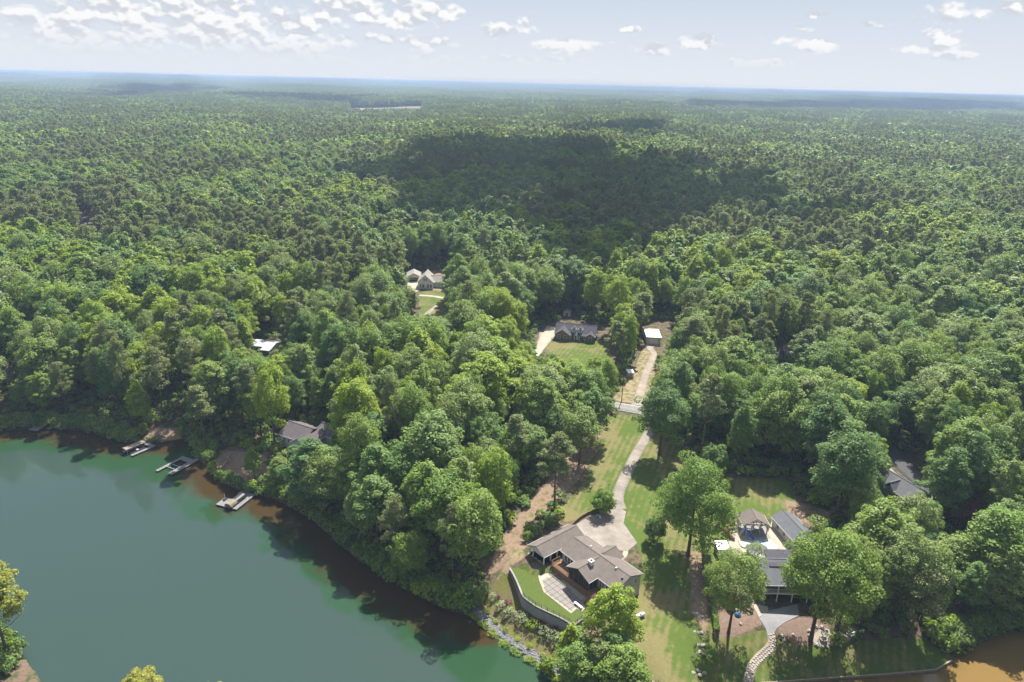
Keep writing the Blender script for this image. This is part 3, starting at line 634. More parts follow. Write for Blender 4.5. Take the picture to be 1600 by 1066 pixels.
def instanced(name, a, label=None):
    me = bpy.data.meshes.new(name); me.vertices.add(len(a)); me.vertices.foreach_set('co', a[:, :3].astype(np.float32).ravel())
    for nm_, typ, key, val in (('kind_index', 'INT', 'value', a[:, 5].astype(np.int32)), ('size', 'FLOAT_VECTOR', 'vector', kinds_scale(a).astype(np.float32)), ('turn', 'FLOAT', 'value', a[:, 6].astype(np.float32))):
        at = me.attributes.new(nm_, typ, 'POINT'); at.data.foreach_set(key, val.ravel())
    o = link(bpy.data.objects.new(name, me)); ng = bpy.data.node_groups.get('trees_on_points')
    if ng is None:
        ng = bpy.data.node_groups.new('trees_on_points', 'GeometryNodeTree')
        ng.interface.new_socket('Geometry', in_out='INPUT', socket_type='NodeSocketGeometry'); ng.interface.new_socket('Geometry', in_out='OUTPUT', socket_type='NodeSocketGeometry')
        t = NT(ng); gi = t.n('NodeGroupInput'); go = t.n('NodeGroupOutput'); iop = t.n('GeometryNodeInstanceOnPoints')
        ci = t.n('GeometryNodeCollectionInfo'); ci.inputs['Collection'].default_value = PROTO; ci.inputs['Separate Children'].default_value = True; ci.inputs['Reset Children'].default_value = True
        def na(nm_, typ):
            q = t.n('GeometryNodeInputNamedAttribute', data_type=typ); q.inputs['Name'].default_value = nm_; return q.outputs['Attribute']
        t.links.new(gi.outputs[0], iop.inputs['Points']); t.links.new(ci.outputs[0], iop.inputs['Instance']); iop.inputs['Pick Instance'].default_value = True
        t.links.new(na('kind_index', 'INT'), iop.inputs['Instance Index']); t.links.new(na('size', 'FLOAT_VECTOR'), iop.inputs['Scale'])
        e = t.n('FunctionNodeEulerToRotation'); t.links.new(t.comb(0.0, 0.0, na('turn', 'FLOAT')), e.inputs[0]); t.links.new(e.outputs[0], iop.inputs['Rotation'])
        t.links.new(iop.outputs[0], go.inputs[0])
    md = o.modifiers.new('trees', 'NODES'); md.node_group = ng
    return tag(o, label, kind='stuff')
instanced('forest', np.concatenate([rest, mid_t, far_t])); instanced('distant_forest', np.concatenate([cl1, cl2]))
print('instances', len(rest), len(mid_t), len(far_t), len(cl1), len(cl2))
# ------------------------------------------------------------------ building helpers
class MB:
    """collects pieces; build() links them as one mesh object, in the frame of its parent"""
    def __init__(s): s.v = []; s.f = []
    def add(s, v, f):
        o = len(s.v); s.v += [tuple(map(float, p)) for p in v]; s.f += [tuple(o + int(i) for i in q) for q in f]; return s
    def box(s, x0, x1, y0, y1, z0, z1):
        return s.add([(x, y, z) for z in (z0, z1) for y in (y0, y1) for x in (x0, x1)], [(0, 2, 3, 1), (4, 5, 7, 6), (0, 1, 5, 4), (1, 3, 7, 5), (3, 2, 6, 7), (2, 0, 4, 6)])
    def prism(s, poly, z0, z1):
        n = len(poly); z0 = [z0] * n if np.isscalar(z0) else z0; z1 = [z1] * n if np.isscalar(z1) else z1
        a = sum(poly[i][0] * poly[(i + 1) % n][1] - poly[(i + 1) % n][0] * poly[i][1] for i in range(n))
        ix = list(range(n)) if a > 0 else list(range(n))[::-1]
        v = [(*poly[i][:2], z0[i]) for i in ix] + [(*poly[i][:2], z1[i]) for i in ix]
        return s.add(v, [tuple(range(n))[::-1], tuple(range(n, 2 * n))] + [(i, (i + 1) % n, n + (i + 1) % n, n + i) for i in range(n)])
    def profile(s, prof, x0, x1, axis='x'):
        """a profile [(across, z)] drawn out along an axis"""
        n = len(prof); v = [((x, a, z) if axis == 'x' else (a, x, z)) for x in (x0, x1) for a, z in prof]
        return s.add(v, [tuple(range(n)), tuple(range(n, 2 * n))[::-1]] + [(i, n + i, n + (i + 1) % n, (i + 1) % n) for i in range(n)])
    def slab(s, q, t=0.16):
        q = [Vector(p) for p in q]; nrm = (q[1] - q[0]).cross(q[2] - q[0]).normalized()
        if nrm.z < 0: q = q[::-1]; nrm = -nrm
        n = len(q); v = [p for p in q] + [p - nrm * t for p in q]
        return s.add(v, [tuple(range(n)), tuple(range(n, 2 * n))[::-1]] + [(i, n + i, n + (i + 1) % n, (i + 1) % n) for i in range(n)])
    def tube(s, pts, r, seg=6):
        v, f = tube(pts, [r] * len(pts), seg); return s.add(v, f)
    def cyl(s, x, y, z0, z1, r, seg=12, r2=None):
        r2 = r if r2 is None else r2
        v = [(x + rr * math.cos(2 * math.pi * i / seg), y + rr * math.sin(2 * math.pi * i / seg), z) for rr, z in ((r, z0), (r2, z1)) for i in range(seg)]
        return s.add(v, [tuple(range(seg))[::-1], tuple(range(seg, 2 * seg))] + [(i, (i + 1) % seg, seg + (i + 1) % seg, seg + i) for i in range(seg)])
    def beam(s, a, b, w, h=None):
        a, b = Vector(a), Vector(b); h = h or w; d = (b - a).normalized(); side = d.cross(Vector((0, 0, 1)))
        side = side.normalized() if side.length > 1e-4 else Vector((1, 0, 0)); up = side.cross(d)
        v = [p + side * (w / 2 * i) + up * (h / 2 * j) for p in (a, b) for i, j in ((-1, -1), (1, -1), (1, 1), (-1, 1))]
        return s.add(v, [(0, 1, 2, 3)[::-1], (4, 5, 6, 7)] + [(i, (i + 1) % 4, 4 + (i + 1) % 4, 4 + i) for i in range(4)])
    def build(s, name, m, parent=None, bevel=0.0, smooth=False):
        dz = parent.location.z if parent is not None and parent.parent is None and parent.type == 'EMPTY' else 0.0
        me = bpy.data.meshes.new(name); me.from_pydata([(x, y, z - dz) for x, y, z in s.v], [], s.f); me.validate(); me.update(); me.materials.append(m)
        if smooth: me.polygons.foreach_set('use_smooth', np.ones(len(me.polygons), bool))
        o = link(bpy.data.objects.new(name, me), parent)
        if bevel: b = o.modifiers.new('edge', 'BEVEL'); b.width = bevel; b.segments = 1; b.limit_method = 'ANGLE'
        return o
def sub(name, mb, m, part):
    """a sub-part: same frame as its part"""
    me = bpy.data.meshes.new(name); dz = part.parent.location.z if part.parent is not None else 0
    me.from_pydata([(x, y, z - dz) for x, y, z in mb.v], [], mb.f); me.update(); me.materials.append(m)
    return link(bpy.data.objects.new(name, me), part)
def shingle(name, c):
    def b(t):
        co = t.n('ShaderNodeTexCoord').outputs['Object']
        n = t.noise(co, 0.7, 5, 0.65); f = t.noise(t.vm('MULTIPLY', co, (3.0, 3.0, 7.0)), 1.6, 4, 0.75)
        k = t.m('ADD', t.m('MULTIPLY', n, 0.45), t.m('MULTIPLY', f, 0.55))
        return pbr(t, t.ramp(k, [(0.3, tuple(x * 0.68 for x in c)), (0.7, tuple(x * 1.3 for x in c))]), 0.9, 0.2, f, 0.03)
    return mat(name, b)
def concrete(name, c, stain=0.35):
    def b(t):
        P = opos(t); n = t.noise(P, 0.22, 6, 0.65); f = t.noise(P, 2.2, 5, 0.7)
        k = t.m('ADD', t.m('MULTIPLY', n, 0.65), t.m('MULTIPLY', f, 0.35))
        return pbr(t, t.ramp(k, [(0.32, tuple(x * (1 - stain) for x in c)), (0.62, tuple(x * (1 + stain * 0.6) for x in c))]), 0.9, 0.2)
    return mat(name, b)
M['roof_brown'] = shingle('roof_brown', (0.165, 0.140, 0.122)); M['roof_grey'] = shingle('roof_grey', (0.135, 0.138, 0.150)); M['roof_dark'] = shingle('roof_dark', (0.085, 0.080, 0.095)); M['roof_tan'] = shingle('roof_tan', (0.30, 0.28, 0.25))
M['siding'] = simple('siding', (0.42, 0.42, 0.39), 0.6, 0.3, 0.06, 0.6); M['white'] = simple('white_paint', (0.74, 0.73, 0.70), 0.5, 0.35, 0.05, 1.0); M['cream'] = simple('cream_wall', (0.58, 0.54, 0.45), 0.7, 0.2, 0.08)
M['brick'] = simple('brick_wall', (0.20, 0.135, 0.10), 0.85, 0.2, 0.3, 6.0); M['screen'] = simple('screen_mesh', (0.030, 0.030, 0.034), 0.7, 0.2, 0.2); M['wood'] = simple('deck_wood', (0.21, 0.125, 0.068), 0.8, 0.2, 0.3, 3.0)
M['wood_pale'] = simple('weathered_wood', (0.33, 0.27, 0.20), 0.85, 0.15, 0.25, 3.0); M['glass'] = simple('window_glass', (0.025, 0.030, 0.036), 0.08, 0.6, 0.2); M['dark'] = simple('dark_metal', (0.025, 0.024, 0.023), 0.5, 0.4, 0.2)
M['concrete'] = concrete('concrete', (0.265, 0.232, 0.198), 0.45); M['concrete_pale'] = concrete('pale_concrete', (0.38, 0.335, 0.265), 0.2); M['concrete_grey'] = concrete('grey_concrete', (0.27, 0.265, 0.27), 0.2); M['block'] = concrete('wall_block', (0.30, 0.275, 0.255), 0.25)
M['grey_deck'] = simple('grey_decking', (0.21, 0.205, 0.205), 0.8, 0.2, 0.15, 2.0); M['vinyl'] = simple('pool_cover_vinyl', (0.225, 0.20, 0.178), 0.7, 0.3, 0.06, 0.8); M['strap'] = simple('cover_strap', (0.10, 0.09, 0.085), 0.8, 0.2)
M['metal_roof'] = simple('metal_roof', (0.50, 0.52, 0.56), 0.4, 0.5, 0.06); M['asphalt'] = concrete('asphalt', (0.085, 0.083, 0.085), 0.2); M['road_grey'] = concrete('worn_asphalt', (0.22, 0.215, 0.22), 0.18); M['stone'] = simple('stone', (0.33, 0.31, 0.29), 0.9, 0.2, 0.3, 2.0); M['yellow'] = simple('yellow_line', (0.5, 0.36, 0.06), 0.7)
M['timber'] = simple('timber', (0.17, 0.115, 0.075), 0.9, 0.15, 0.3, 2.0); M['gravel'] = concrete('gravel_drive', (0.31, 0.26, 0.21), 0.35); M['lawn_turf'] = M['ground']
def window(parent, c, wd, ht, face, m_frame=None, name='window'):
    """c = centre on the wall plane; face '+x' '-x' '+y' '-y' is the way it looks"""
    x, y, z = c; s = 1 if face[0] == '+' else -1; fr = MB(); pn = MB(); b = 0.09
    def bx(mb, a0, a1, z0, z1, d0, d1):
        d0, d1 = sorted((s * d0, s * d1))
        if face[1] == 'x': mb.box(x + d0, x + d1, y + a0, y + a1, z0, z1)
        else: mb.box(x + a0, x + a1, y + d0, y + d1, z0, z1)
    h2, w2 = ht / 2, wd / 2
    bx(fr, -w2 - b, w2 + b, z + h2, z + h2 + b, -0.02, 0.06); bx(fr, -w2 - b, w2 + b, z - h2 - b, z - h2, -0.02, 0.08); bx(fr, -w2 - b, -w2, z - h2, z + h2, -0.02, 0.06); bx(fr, w2, w2 + b, z - h2, z + h2, -0.02, 0.06)
    bx(fr, -0.025, 0.025, z - h2, z + h2, 0.01, 0.045); bx(fr, -w2, w2, z - 0.025, z + 0.025, 0.012, 0.04)
    bx(pn, -w2, w2, z - h2, z + h2, -0.015, 0.02)
    f = fr.build(name, m_frame or M['white'], parent); sub('pane', pn, M['glass'], f); return f
def door(parent, c, wd, ht, face, m=None):
    x, y, z = c; s = 1 if face[0] == '+' else -1; d = MB(); a, b_ = sorted((-0.02 * s, 0.07 * s)); h = MB()
    if face[1] == 'x': d.box(x + a, x + b_, y - wd / 2, y + wd / 2, z, z + ht); h.box(*sorted((x + 0.07 * s, x + 0.13 * s)), y + wd * 0.36, y + wd * 0.42, z + ht * 0.45, z + ht * 0.5)
    else: d.box(x - wd / 2, x + wd / 2, y + a, y + b_, z, z + ht); h.box(x + wd * 0.36, x + wd * 0.42, *sorted((y + 0.07 * s, y + 0.13 * s)), z + ht * 0.45, z + ht * 0.5)
    o = d.build('door', m or M['white'], parent); sub('handle', h, M['dark'], o); return o
def gable_roof(parent, x0, x1, y0, y1, ze, zr, m, axis='x', t=0.18, name='roof', fascia=True):
    mb = MB(); mid = ((y0 + y1) / 2) if axis == 'x' else ((x0 + x1) / 2)
    if axis == 'x':
        mb.slab([(x0, y0, ze), (x1, y0, ze), (x1, mid, zr), (x0, mid, zr)], t); mb.slab([(x0, y1, ze), (x1, y1, ze), (x1, mid, zr), (x0, mid, zr)], t); mb.beam((x0, mid, zr + 0.0), (x1, mid, zr + 0.0), 0.34, 0.07)
    else:
        mb.slab([(x0, y0, ze), (x0, y1, ze), (mid, y1, zr), (mid, y0, zr)], t); mb.slab([(x1, y0, ze), (x1, y1, ze), (mid, y1, zr), (mid, y0, zr)], t); mb.beam((mid, y0, zr), (mid, y1, zr), 0.34, 0.07)
    o = mb.build(name, m, parent)
    if fascia:
        fb = MB(); e = 0.03
        if axis == 'x':
            for y, s in ((y0, -1), (y1, 1)): fb.box(x0, x1, *sorted((y + s * 0.005, y + s * 0.07)), ze - 0.24, ze - 0.03)
        else:
            for x, s in ((x0, -1), (x1, 1)): fb.box(*sorted((x + s * 0.005, x + s * 0.07)), y0, y1, ze - 0.24, ze - 0.03)
        sub('fascia', fb, M['white'], o)
    return o
def house_shell(parent, x0, x1, y0, y1, z0, ze, zr, m, axis='x', ov=0.45):
    """walls with gable ends under a roof whose eaves stand out by ov"""
    mb = MB(); a0, a1 = (y0, y1) if axis == 'x' else (x0, x1); mid = (a0 + a1) / 2; k = (zr - ze) / ((a1 - a0) / 2 + ov); zt = ze + k * ov - 0.26
    mb.profile([(a0, z0), (a1, z0), (a1, zt), (mid, zr - 0.26), (a0, zt)], x0 if axis == 'x' else y0, x1 if axis == 'x' else y1, axis)
    return mb.build('wall', m, parent)
def railing(mb_rail, mb_bal, pts, h=1.0, step=0.22, w=0.06, base=None):
    for a, b in zip(pts[:-1], pts[1:]):
        a, b = Vector(a), Vector(b); mb_rail.beam(a + Vector((0, 0, h)), b + Vector((0, 0, h)), 0.11, 0.07); mb_rail.beam(a + Vector((0, 0, 0.12)), b + Vector((0, 0, 0.12)), 0.06, 0.05)
        n = max(1, int((b - a).length / step))
        for i in range(n + 1):
            p = a.lerp(b, i / n); big = i in (0, n); mb_bal.beam(p, p + Vector((0, 0, h + (0.08 if big else -0.03))), 0.12 if big else 0.035)
# ------------------------------------------------------------------ the lake house above the pool
house = empty('lake_house', (*HO, 7.0), H_RZ)
tag(house, 'long brown roofed house with porch wing and deck above the covered pool', 'house')
house_shell(house, 0.2, 17.8, -4.25, 4.3, 4.0, 10.6, 12.4, M['siding'])
gable_roof(house, -0.3, 18.25, -4.75, 4.8, 10.6, 12.4, M['roof_brown'])
# wing: closed room behind, open porch towards the lake
wb = MB(); wb.box(-7.2, -1.9, -1.6, 4.8, 6.2, 9.55); wb.build('wing_wall', M['siding'], house)
MB().box(-1.9, 0.2, -1.4, 3.6, 6.2, 9.5).build('link_wall', M['cream'], house)
lr = MB(); lr.slab([(-1.7, -1.9, 9.62), (0.25, -1.9, 10.1), (0.25, 4.0, 10.1), (-1.7, 4.0, 9.62)], 0.14); lr.build('link_roof', M['roof_brown'], house)
gable_roof(house, -7.75, -1.5, -8.95, 5.2, 9.6, 11.15, M['roof_brown'], 'y', name='wing_roof')
g = MB(); g.profile([(-7.2, 9.35), (-1.95, 9.35), (-4.6, 10.85)], -8.55, -8.42, 'y'); g.build('gable_panel', M['white'], house)
g = MB(); g.profile([(-7.2, 9.35), (-1.95, 9.35), (-4.6, 10.85)], 4.8, 4.9, 'y'); g.build('gable_panel', M['siding'], house)
b = MB(); b.box(-7.25, -1.95, -8.6, -8.38, 9.05, 9.36); b.box(-2.1, -1.9, -8.38, -1.6, 9.05, 9.36); b.box(-7.3, -7.1, -8.38, -1.6, 9.05, 9.36); b.build('porch_beam', M['white'], house)
for (x, y) in [(-7.15, -8.45), (-5.9, -8.45), (-2.0, -8.45), (-2.0, -6.2), (-2.0, -4.0), (-2.0, -1.8), (-7.15, -5.0)]:
    MB().box(x - .13, x + .13, y - .13, y + .13, 7.2, 9.05).build('porch_post', M['white'], house)
MB().box(-7.5, -1.6, -8.8, -1.6, 6.0, 7.2).build('porch_floor', M['concrete_pale'], house)
window(house, (-6.3, -1.6, 8.4), 0.9, 1.1, '-y'); door(house, (-4.6, -1.6, 7.2), 1.0, 2.0, '-y')
MB().box(-1.6, 1.6, -6.6, -3.6, 6.2, 7.15).build('walkway', M['concrete_pale'], house)
# cross gable: the screened porch above the pool, with its chimney
gable_roof(house, 5.0, 12.45, -7.75, -0.7, 10.6, 12.32, M['roof_brown'], 'y', name='porch_roof')
sc = MB(); sc.profile([(5.4, 7.8), (12.05, 7.8), (12.05, 10.45), (8.725, 12.0), (5.4, 10.45)], -7.15, -4.3, 'y'); scr = sc.build('screened_porch', M['screen'], house)
fr = MB()
for x in (5.4, 7.06, 8.72, 10.4, 12.05): fr.box(x - .05, x + .05, -7.23, -7.152, 7.8, 10.4 if x in (5.4, 12.05) else 11.1)
fr.box(5.35, 12.1, -7.22, -7.154, 8.75, 8.83); fr.box(5.35, 12.1, -7.225, -7.153, 10.35, 10.45)
for s_ in (5.37, 12.08):
    for y in (-7.1, -5.8, -4.5): fr.box(s_ - 0.05, s_ + 0.05, y - .05, y + .05, 7.8, 10.4)
sub('screen_frame', fr, M['timber'], scr)
ch = MB(); ch.box(8.75, 9.75, -4.3, -3.3, 11.0, 12.95); c_ = ch.build('chimney', M['white'], house)
sub('cap', MB().box(8.68, 9.82, -4.37, -3.23, 12.95, 13.07), M['white'], c_); sub('flue', MB().cyl(9.25, -3.8, 13.07, 13.3, 0.27), M['dark'], c_)
for x, y, z in ((5.0, 0.5, 12.28), (14.2, -0.5, 12.2), (17.1, -1.6, 11.75)): MB().box(x - .18, x + .18, y - .18, y + .18, z - .2, z + .38).build('roof_vent', M['white'] if x < 16 else M['dark'], house)
# entrance gable on the court side
gable_roof(house, 5.3, 11.3, 1.2, 5.9, 10.6, 12.15, M['roof_brown'], 'y', name='entrance_roof')
g = MB(); g.profile([(5.75, 10.25), (10.85, 10.25), (8.3, 11.85)], 5.5, 5.6, 'y'); g.build('gable_panel', M['siding'], house)
for x in (5.9, 8.3, 10.7): MB().box(x - .12, x + .12, 5.3, 5.54, 7.2, 10.3).build('porch_post', M['white'], house)
door(house, (8.0, 4.3, 7.3), 1.1, 2.1, '+y', M['timber'])
for x in (2.0, 4.0, 12.8, 15.4): window(house, (x, 4.3, 8.9), 1.0, 1.3, '+y')
# lake side doors and windows, right gable windows
for x in (1.4, 2.5, 3.6): window(house, (x, -4.25, 8.85), 0.85, 1.7, '-y')
for x in (13.1, 13.9, 15.1, 15.9, 17.0): window(house, (x, -4.25, 8.9), 0.62, 1.75 if x < 16 else 1.1, '-y')
for y, z, a, h_ in ((2.55, 9.55, .6, 1.25), (0.4, 9.9, .5, .85), (-2.9, 9.3, .5, .7), (2.3, 7.3, .9, .8)): window(house, (17.8, y, z), a, h_, '+x')
door(house, (17.8, -1.4, 5.1), 0.95, 2.05, '+x'); MB().box(17.2, 17.86, -4.3, 4.35, 3.8, 5.0).build('foundation', M['block'], house)
# deck round the screened porch
dk = MB()
for i in range(22): dk.box(-0.4 + i * 0.74, -0.4 + i * 0.74 + 0.715, -7.5, -4.28, 7.60, 7.72)
dk.build('deck', M['wood'], house)['kind'] = 'stuff'
for i in range(21):
    MB().box(0.2 + i * 0.74, 0.2 + i * 0.74 + 0.70, -7.56 + 0.012 * (i % 2), -7.50 + 0.012 * (i % 2), 6.0, 7.585).build('skirt_board', M['wood'], house)
MB().box(-0.4, 16.0, -7.62, -7.56, 7.42, 7.76).build('rim_board', M['wood'], house)
rl, bl = MB(), MB(); railing(rl, bl, [(-0.35, -4.6, 7.72), (-0.35, -7.45, 7.72), (5.2, -7.45, 7.72)]); railing(rl, bl, [(14.4, -7.45, 7.72), (16.0, -7.45, 7.72), (16.0, -4.4, 7.72)])
rp = rl.build('deck_rail', M['wood'], house); sub('baluster', bl, M['wood'], rp)['kind'] = 'stuff'
for i in range(9): MB().box(12.9, 14.1, -7.6 - 0.27 * (i + 1), -7.6 - 0.27 * i + 0.02, 7.50 - 0.19 * i, 7.56 - 0.19 * i).build('stair_tread', M['wood'], house)
st = MB()
for x in (12.84, 14.16): st.beam((x, -7.6, 7.45), (x, -10.1, 5.75), 0.07, 0.26); st.beam((x, -7.6, 8.55), (x, -10.1, 6.9), 0.07, 0.09); st.box(x - .05, x + .05, -10.12, -10.02, 5.9, 7.0); st.box(x - .05, x + .05, -7.64, -7.54, 7.7, 8.65)
st.build('stair_string', M['wood'], house)
for i in range(6): MB().box(-0.25, 0.95, -6.55 - 0.3 * (i + 1), -6.55 - 0.3 * i, 6.0, 7.05 - 0.18 * i).build('garden_step', M['concrete'], house)
# ------------------------------------------------------------------ terrace: lawn, concrete surround, covered pool, walls
def hframe(name, z=6.0): return empty(name, (*HO, z), H_RZ)
LT = [(u, -v) for u, v in [(-7.0, 15.0), (-2.6, 16.6), (2.9, 18.9), (6.7, 18.7), (9.7, 17.8), (12.7, 16.8), (16.3, 16.0), (16.1, 12.4), (15.6, 9.1), (13.6, 5.0), (0.6, 5.0), (-0.2, 6.6), (-2.2, 11.4), (-5.0, 11.6)]]
def turf_build(t):
    P = opos(t); nm = t.noise(P, 0.5, 5, 0.6); nf = t.noise(P, 2.2, 6, 0.75)
    g_ = t.ramp(nf, [(0.3, (0.066, 0.100, 0.020)), (0.7, (0.105, 0.140, 0.034))])
    return pbr(t, t.mix(t.sstep(nm, 0.58, 0.75), g_, (0.20, 0.155, 0.085)), 0.95, 0.1, nf, 0.1)
M['turf'] = mat('turf', turf_build)
def to_world(pts): return [tuple(HO + HU * x - HV * y) for x, y in pts]
tl = MB(); tl.prism(to_world(LT), 4.6, 6.0); tag(tl.build('terrace_lawn', M['turf']), kind='structure')
CO = [(u, -v) for u, v in [(-1.0, 11.2), (1.0, 7.0), (1.0, 5.2), (13.4, 5.2), (13.4, 9.3), (14.1, 9.8), (14.5, 11.6), (13.1, 11.9), (13.4, 14.0), (4.4, 14.2), (0.9, 12.4)]]
tag(MB().prism(to_world(CO), 5.5, 6.06).build('pool_surround', M['concrete_pale']), kind='structure')
pc = empty('pool_cover', (*HO, 6.0), H_RZ); tag(pc, 'grey fabric safety cover with a strap grid over the swimming pool', 'pool cover')
PO = [(u, -v) for u, v in [(1.2, 11.5), (1.9, 7.5), (3.9, 7.6), (4.5, 8.5), (10.6, 9.2), (12.3, 8.9), (12.6, 13.3), (4.7, 13.75)]]
pv = np.array(PO); MB().prism(PO, 6.03, 6.10).build('cover_sheet', M['vinyl'], pc)
def clip_line(c, axis):
    hits = []
    for i in range(len(PO)):
        a, b_ = pv[i], pv[(i + 1) % len(PO)]
        if (a[axis] - c) * (b_[axis] - c) < 0: t_ = (c - a[axis]) / (b_[axis] - a[axis]); hits.append((a + (b_ - a) * t_)[1 - axis])
    return sorted(hits)
for c in np.arange(2.0, 12.6, 1.45):
    h_ = clip_line(c, 0)
    if len(h_) >= 2: MB().box(c - .035, c + .035, h_[0] - .35, h_[-1] + .35, 6.085, 6.125).build('strap', M['strap'], pc)
for c in np.arange(-13.2, -7.8, 1.45):
    h_ = clip_line(c, 1)
    if len(h_) >= 2: MB().box(h_[0] - .35, h_[-1] + .35, c - .035, c + .035, 6.088, 6.129).build('strap', M['strap'], pc)
db = hframe('diving_board', 6.06); tag(db, 'white diving board at the deep end of the covered pool', 'diving board')
MB().box(11.6, 14.0, -11.4, -10.85, 6.52, 6.60).build('board', M['white'], db, 0.02); MB().box(13.0, 13.9, -11.35, -10.9, 6.06, 6.52).build('stand', M['white'], db); MB().box(12.35, 12.5, -11.3, -10.95, 6.06, 6.52).build('fulcrum', M['white'], db)
tw = hframe('timber_wall', 5.9); tag(tw, 'low timber retaining wall between the pool corner and the porch lawn', 'wall')
for i, (a, b_) in enumerate(zip([(-2.2, -11.5), (-1.6, -9.9), (-0.9, -8.4), (-0.3, -7.2)], [(-1.6, -9.9), (-0.9, -8.4), (-0.3, -7.2), (0.3, -6.6)])):
    for j in range(4): MB().beam((*a, 5.9 + 0.2 * j + .1), (*b_, 5.9 + 0.2 * j + .1), 0.2, 0.19).build('plank', M['wood'], tw)
ul = MB(); ul.prism(to_world([(-2.2, -11.4), (-0.3, -7.1), (0.4, -6.4), (-1.5, -6.0), (-2.2, -8.8), (-7.3, -8.8), (-7.3, -11.0), (-5.0, -11.5)]), 5.8, 6.65); tag(ul.build('upper_lawn', M['turf']), kind='structure')
rw = hframe('block_retaining_wall', 3.5); tag(rw, 'curved grey block retaining wall holding up the pool terrace', 'wall')
WP = [(u, -v) for u, v in [(-7.1, 15.1), (-4.8, 15.85), (-2.6, 16.7), (0.2, 17.95), (2.2, 18.85), (3.0, 19.05), (4.6, 18.95), (6.7, 18.8), (9.7, 17.9), (12.7, 16.9), (16.4, 16.1), (16.2, 12.5), (15.7, 9.2)]]
fence = hframe('terrace_fence', 6.2); tag(fence, 'thin black metal fence along the top of the curved retaining wall', 'fence')
for i, (a, b_) in enumerate(zip(WP[:-1], WP[1:])):
    L = math.dist(a, b_); n = max(1, round(L / 1.4))
    for j in range(n):
        p = [a[k] + (b_[k] - a[k]) * j / n for k in (0, 1)]; q = [a[k] + (b_[k] - a[k]) * (j + 1) / n for k in (0, 1)]
        for row in range(3): MB().beam((*p, 3.5 + 0.86 * row - 0.02), (*q, 3.5 + 0.86 * row - 0.02), 0.36 - 0.02 * ((i + j + row) % 2), 0.84).build('block', M['block'], rw)
        MB().beam((*p, 6.13), (*q, 6.13), 0.40, 0.12).build('coping', M['block'], rw)
        if i >= 4: MB().beam((*p, 6.2), (*p, 7.35), 0.06).build('post', M['dark'], fence)
    if i >= 4:
        fr = MB(); bars = MB(); fr.beam((*a, 7.3), (*b_, 7.3), 0.04); fr.beam((*a, 6.4), (*b_, 6.4), 0.04); fr.build('rail', M['dark'], fence)
        m_ = int(L / 0.16)
        for j in range(m_): t_ = (j + .5) / m_; x, y = a[0] + (b_[0] - a[0]) * t_, a[1] + (b_[1] - a[1]) * t_; bars.beam((x, y, 6.25), (x, y, 7.3), 0.018)
        bars.build('picket', M['dark'], fence)['kind'] = 'stuff'
# ------------------------------------------------------------------ court, driveway, paths, roads
def ribbon(pts, width, lift=0.08, step=1.5):
    """draped strip along a centre line of ground points"""
    P = np.array(pts, float); d = np.r_[0, np.cumsum(np.hypot(*np.diff(P, axis=0).T))]; n = max(2, int(d[-1] / step)); s = np.linspace(0, d[-1], n)
    for _ in range(1):
        C = np.stack([np.interp(s, d, P[:, 0]), np.interp(s, d, P[:, 1])], 1)
    ker = np.ones(5) / 5; Cs = C.copy()
    for k in (0, 1): pad = np.r_[[C[0, k]] * 2, C[:, k], [C[-1, k]] * 2]; Cs[:, k] = np.convolve(pad, ker, 'valid')
    Cs[0], Cs[-1] = C[0], C[-1]; t_ = np.gradient(Cs, axis=0); t_ /= np.linalg.norm(t_, axis=1, keepdims=True) + 1e-9; nrm = np.stack([-t_[:, 1], t_[:, 0]], 1)
    wd = np.interp(s, d, width) if not np.isscalar(width) else np.full(n, width); cols = 5; V = []; F = []
    for j in range(cols):
        off = (j / (cols - 1) - 0.5) * wd; q = Cs + nrm * off[:, None]; V.append(np.stack([q[:, 0], q[:, 1], land(q[:, 0], q[:, 1]) + lift], 1))
    lowr = [V[0] - np.array([0, 0, 0.5]), V[-1] - np.array([0, 0, 0.5])]; V = [lowr[0]] + V + [lowr[1]]; V = np.stack(V, 1); c_ = cols + 2
    ii = np.arange(n * c_).reshape(n, c_); F = np.stack([ii[:-1, :-1].ravel(), ii[:-1, 1:].ravel(), ii[1:, 1:].ravel(), ii[1:, :-1].ravel()], 1)[:, ::-1]
    return V.reshape(-1, 3), F
def lay(name, pts, width, m, lift=0.08, step=1.5):
    v, f = ribbon(pts, width, lift, step); return tag(link(bpy.data.objects.new(name, mesh_np(name, v, f, [m]))), kind='structure')
def gw(*px): return [G(*p)[:2] for p in px]
def drape(name, poly, m, lift=0.07, step=0.8):
    poly = np.array(poly); x0, y0 = poly.min(0); x1, y1 = poly.max(0); import bmesh
    bm = bmesh.new(); f = bm.faces.new([bm.verts.new((x, y, 0)) for x, y in poly])
    for ax in (0, 1):
        for c in np.arange((x0, y0)[ax] + step, (x1, y1)[ax], step * 2):
            co = (c, 0, 0) if ax == 0 else (0, c, 0); no = (1, 0, 0) if ax == 0 else (0, 1, 0); bmesh.ops.bisect_plane(bm, geom=bm.verts[:] + bm.edges[:] + bm.faces[:], plane_co=co, plane_no=no)
    xy = np.array([v.co[:2] for v in bm.verts]); z = land(xy[:, 0], xy[:, 1]) + lift
    for v, zz in zip(bm.verts, z): v.co.z = zz
    bm.normal_update()
    if sum(f_.normal.z for f_ in bm.faces) < 0: bmesh.ops.reverse_faces(bm, faces=bm.faces)
    ex = bmesh.ops.extrude_edge_only(bm, edges=[e for e in bm.edges if e.is_boundary])
    for v in ex['geom']:
        if isinstance(v, bmesh.types.BMVert): v.co.z -= 0.5
    me = bpy.data.meshes.new(name); bm.to_mesh(me); bm.free(); me.materials.append(m)
    return tag(link(bpy.data.objects.new(name, me)), kind='structure')
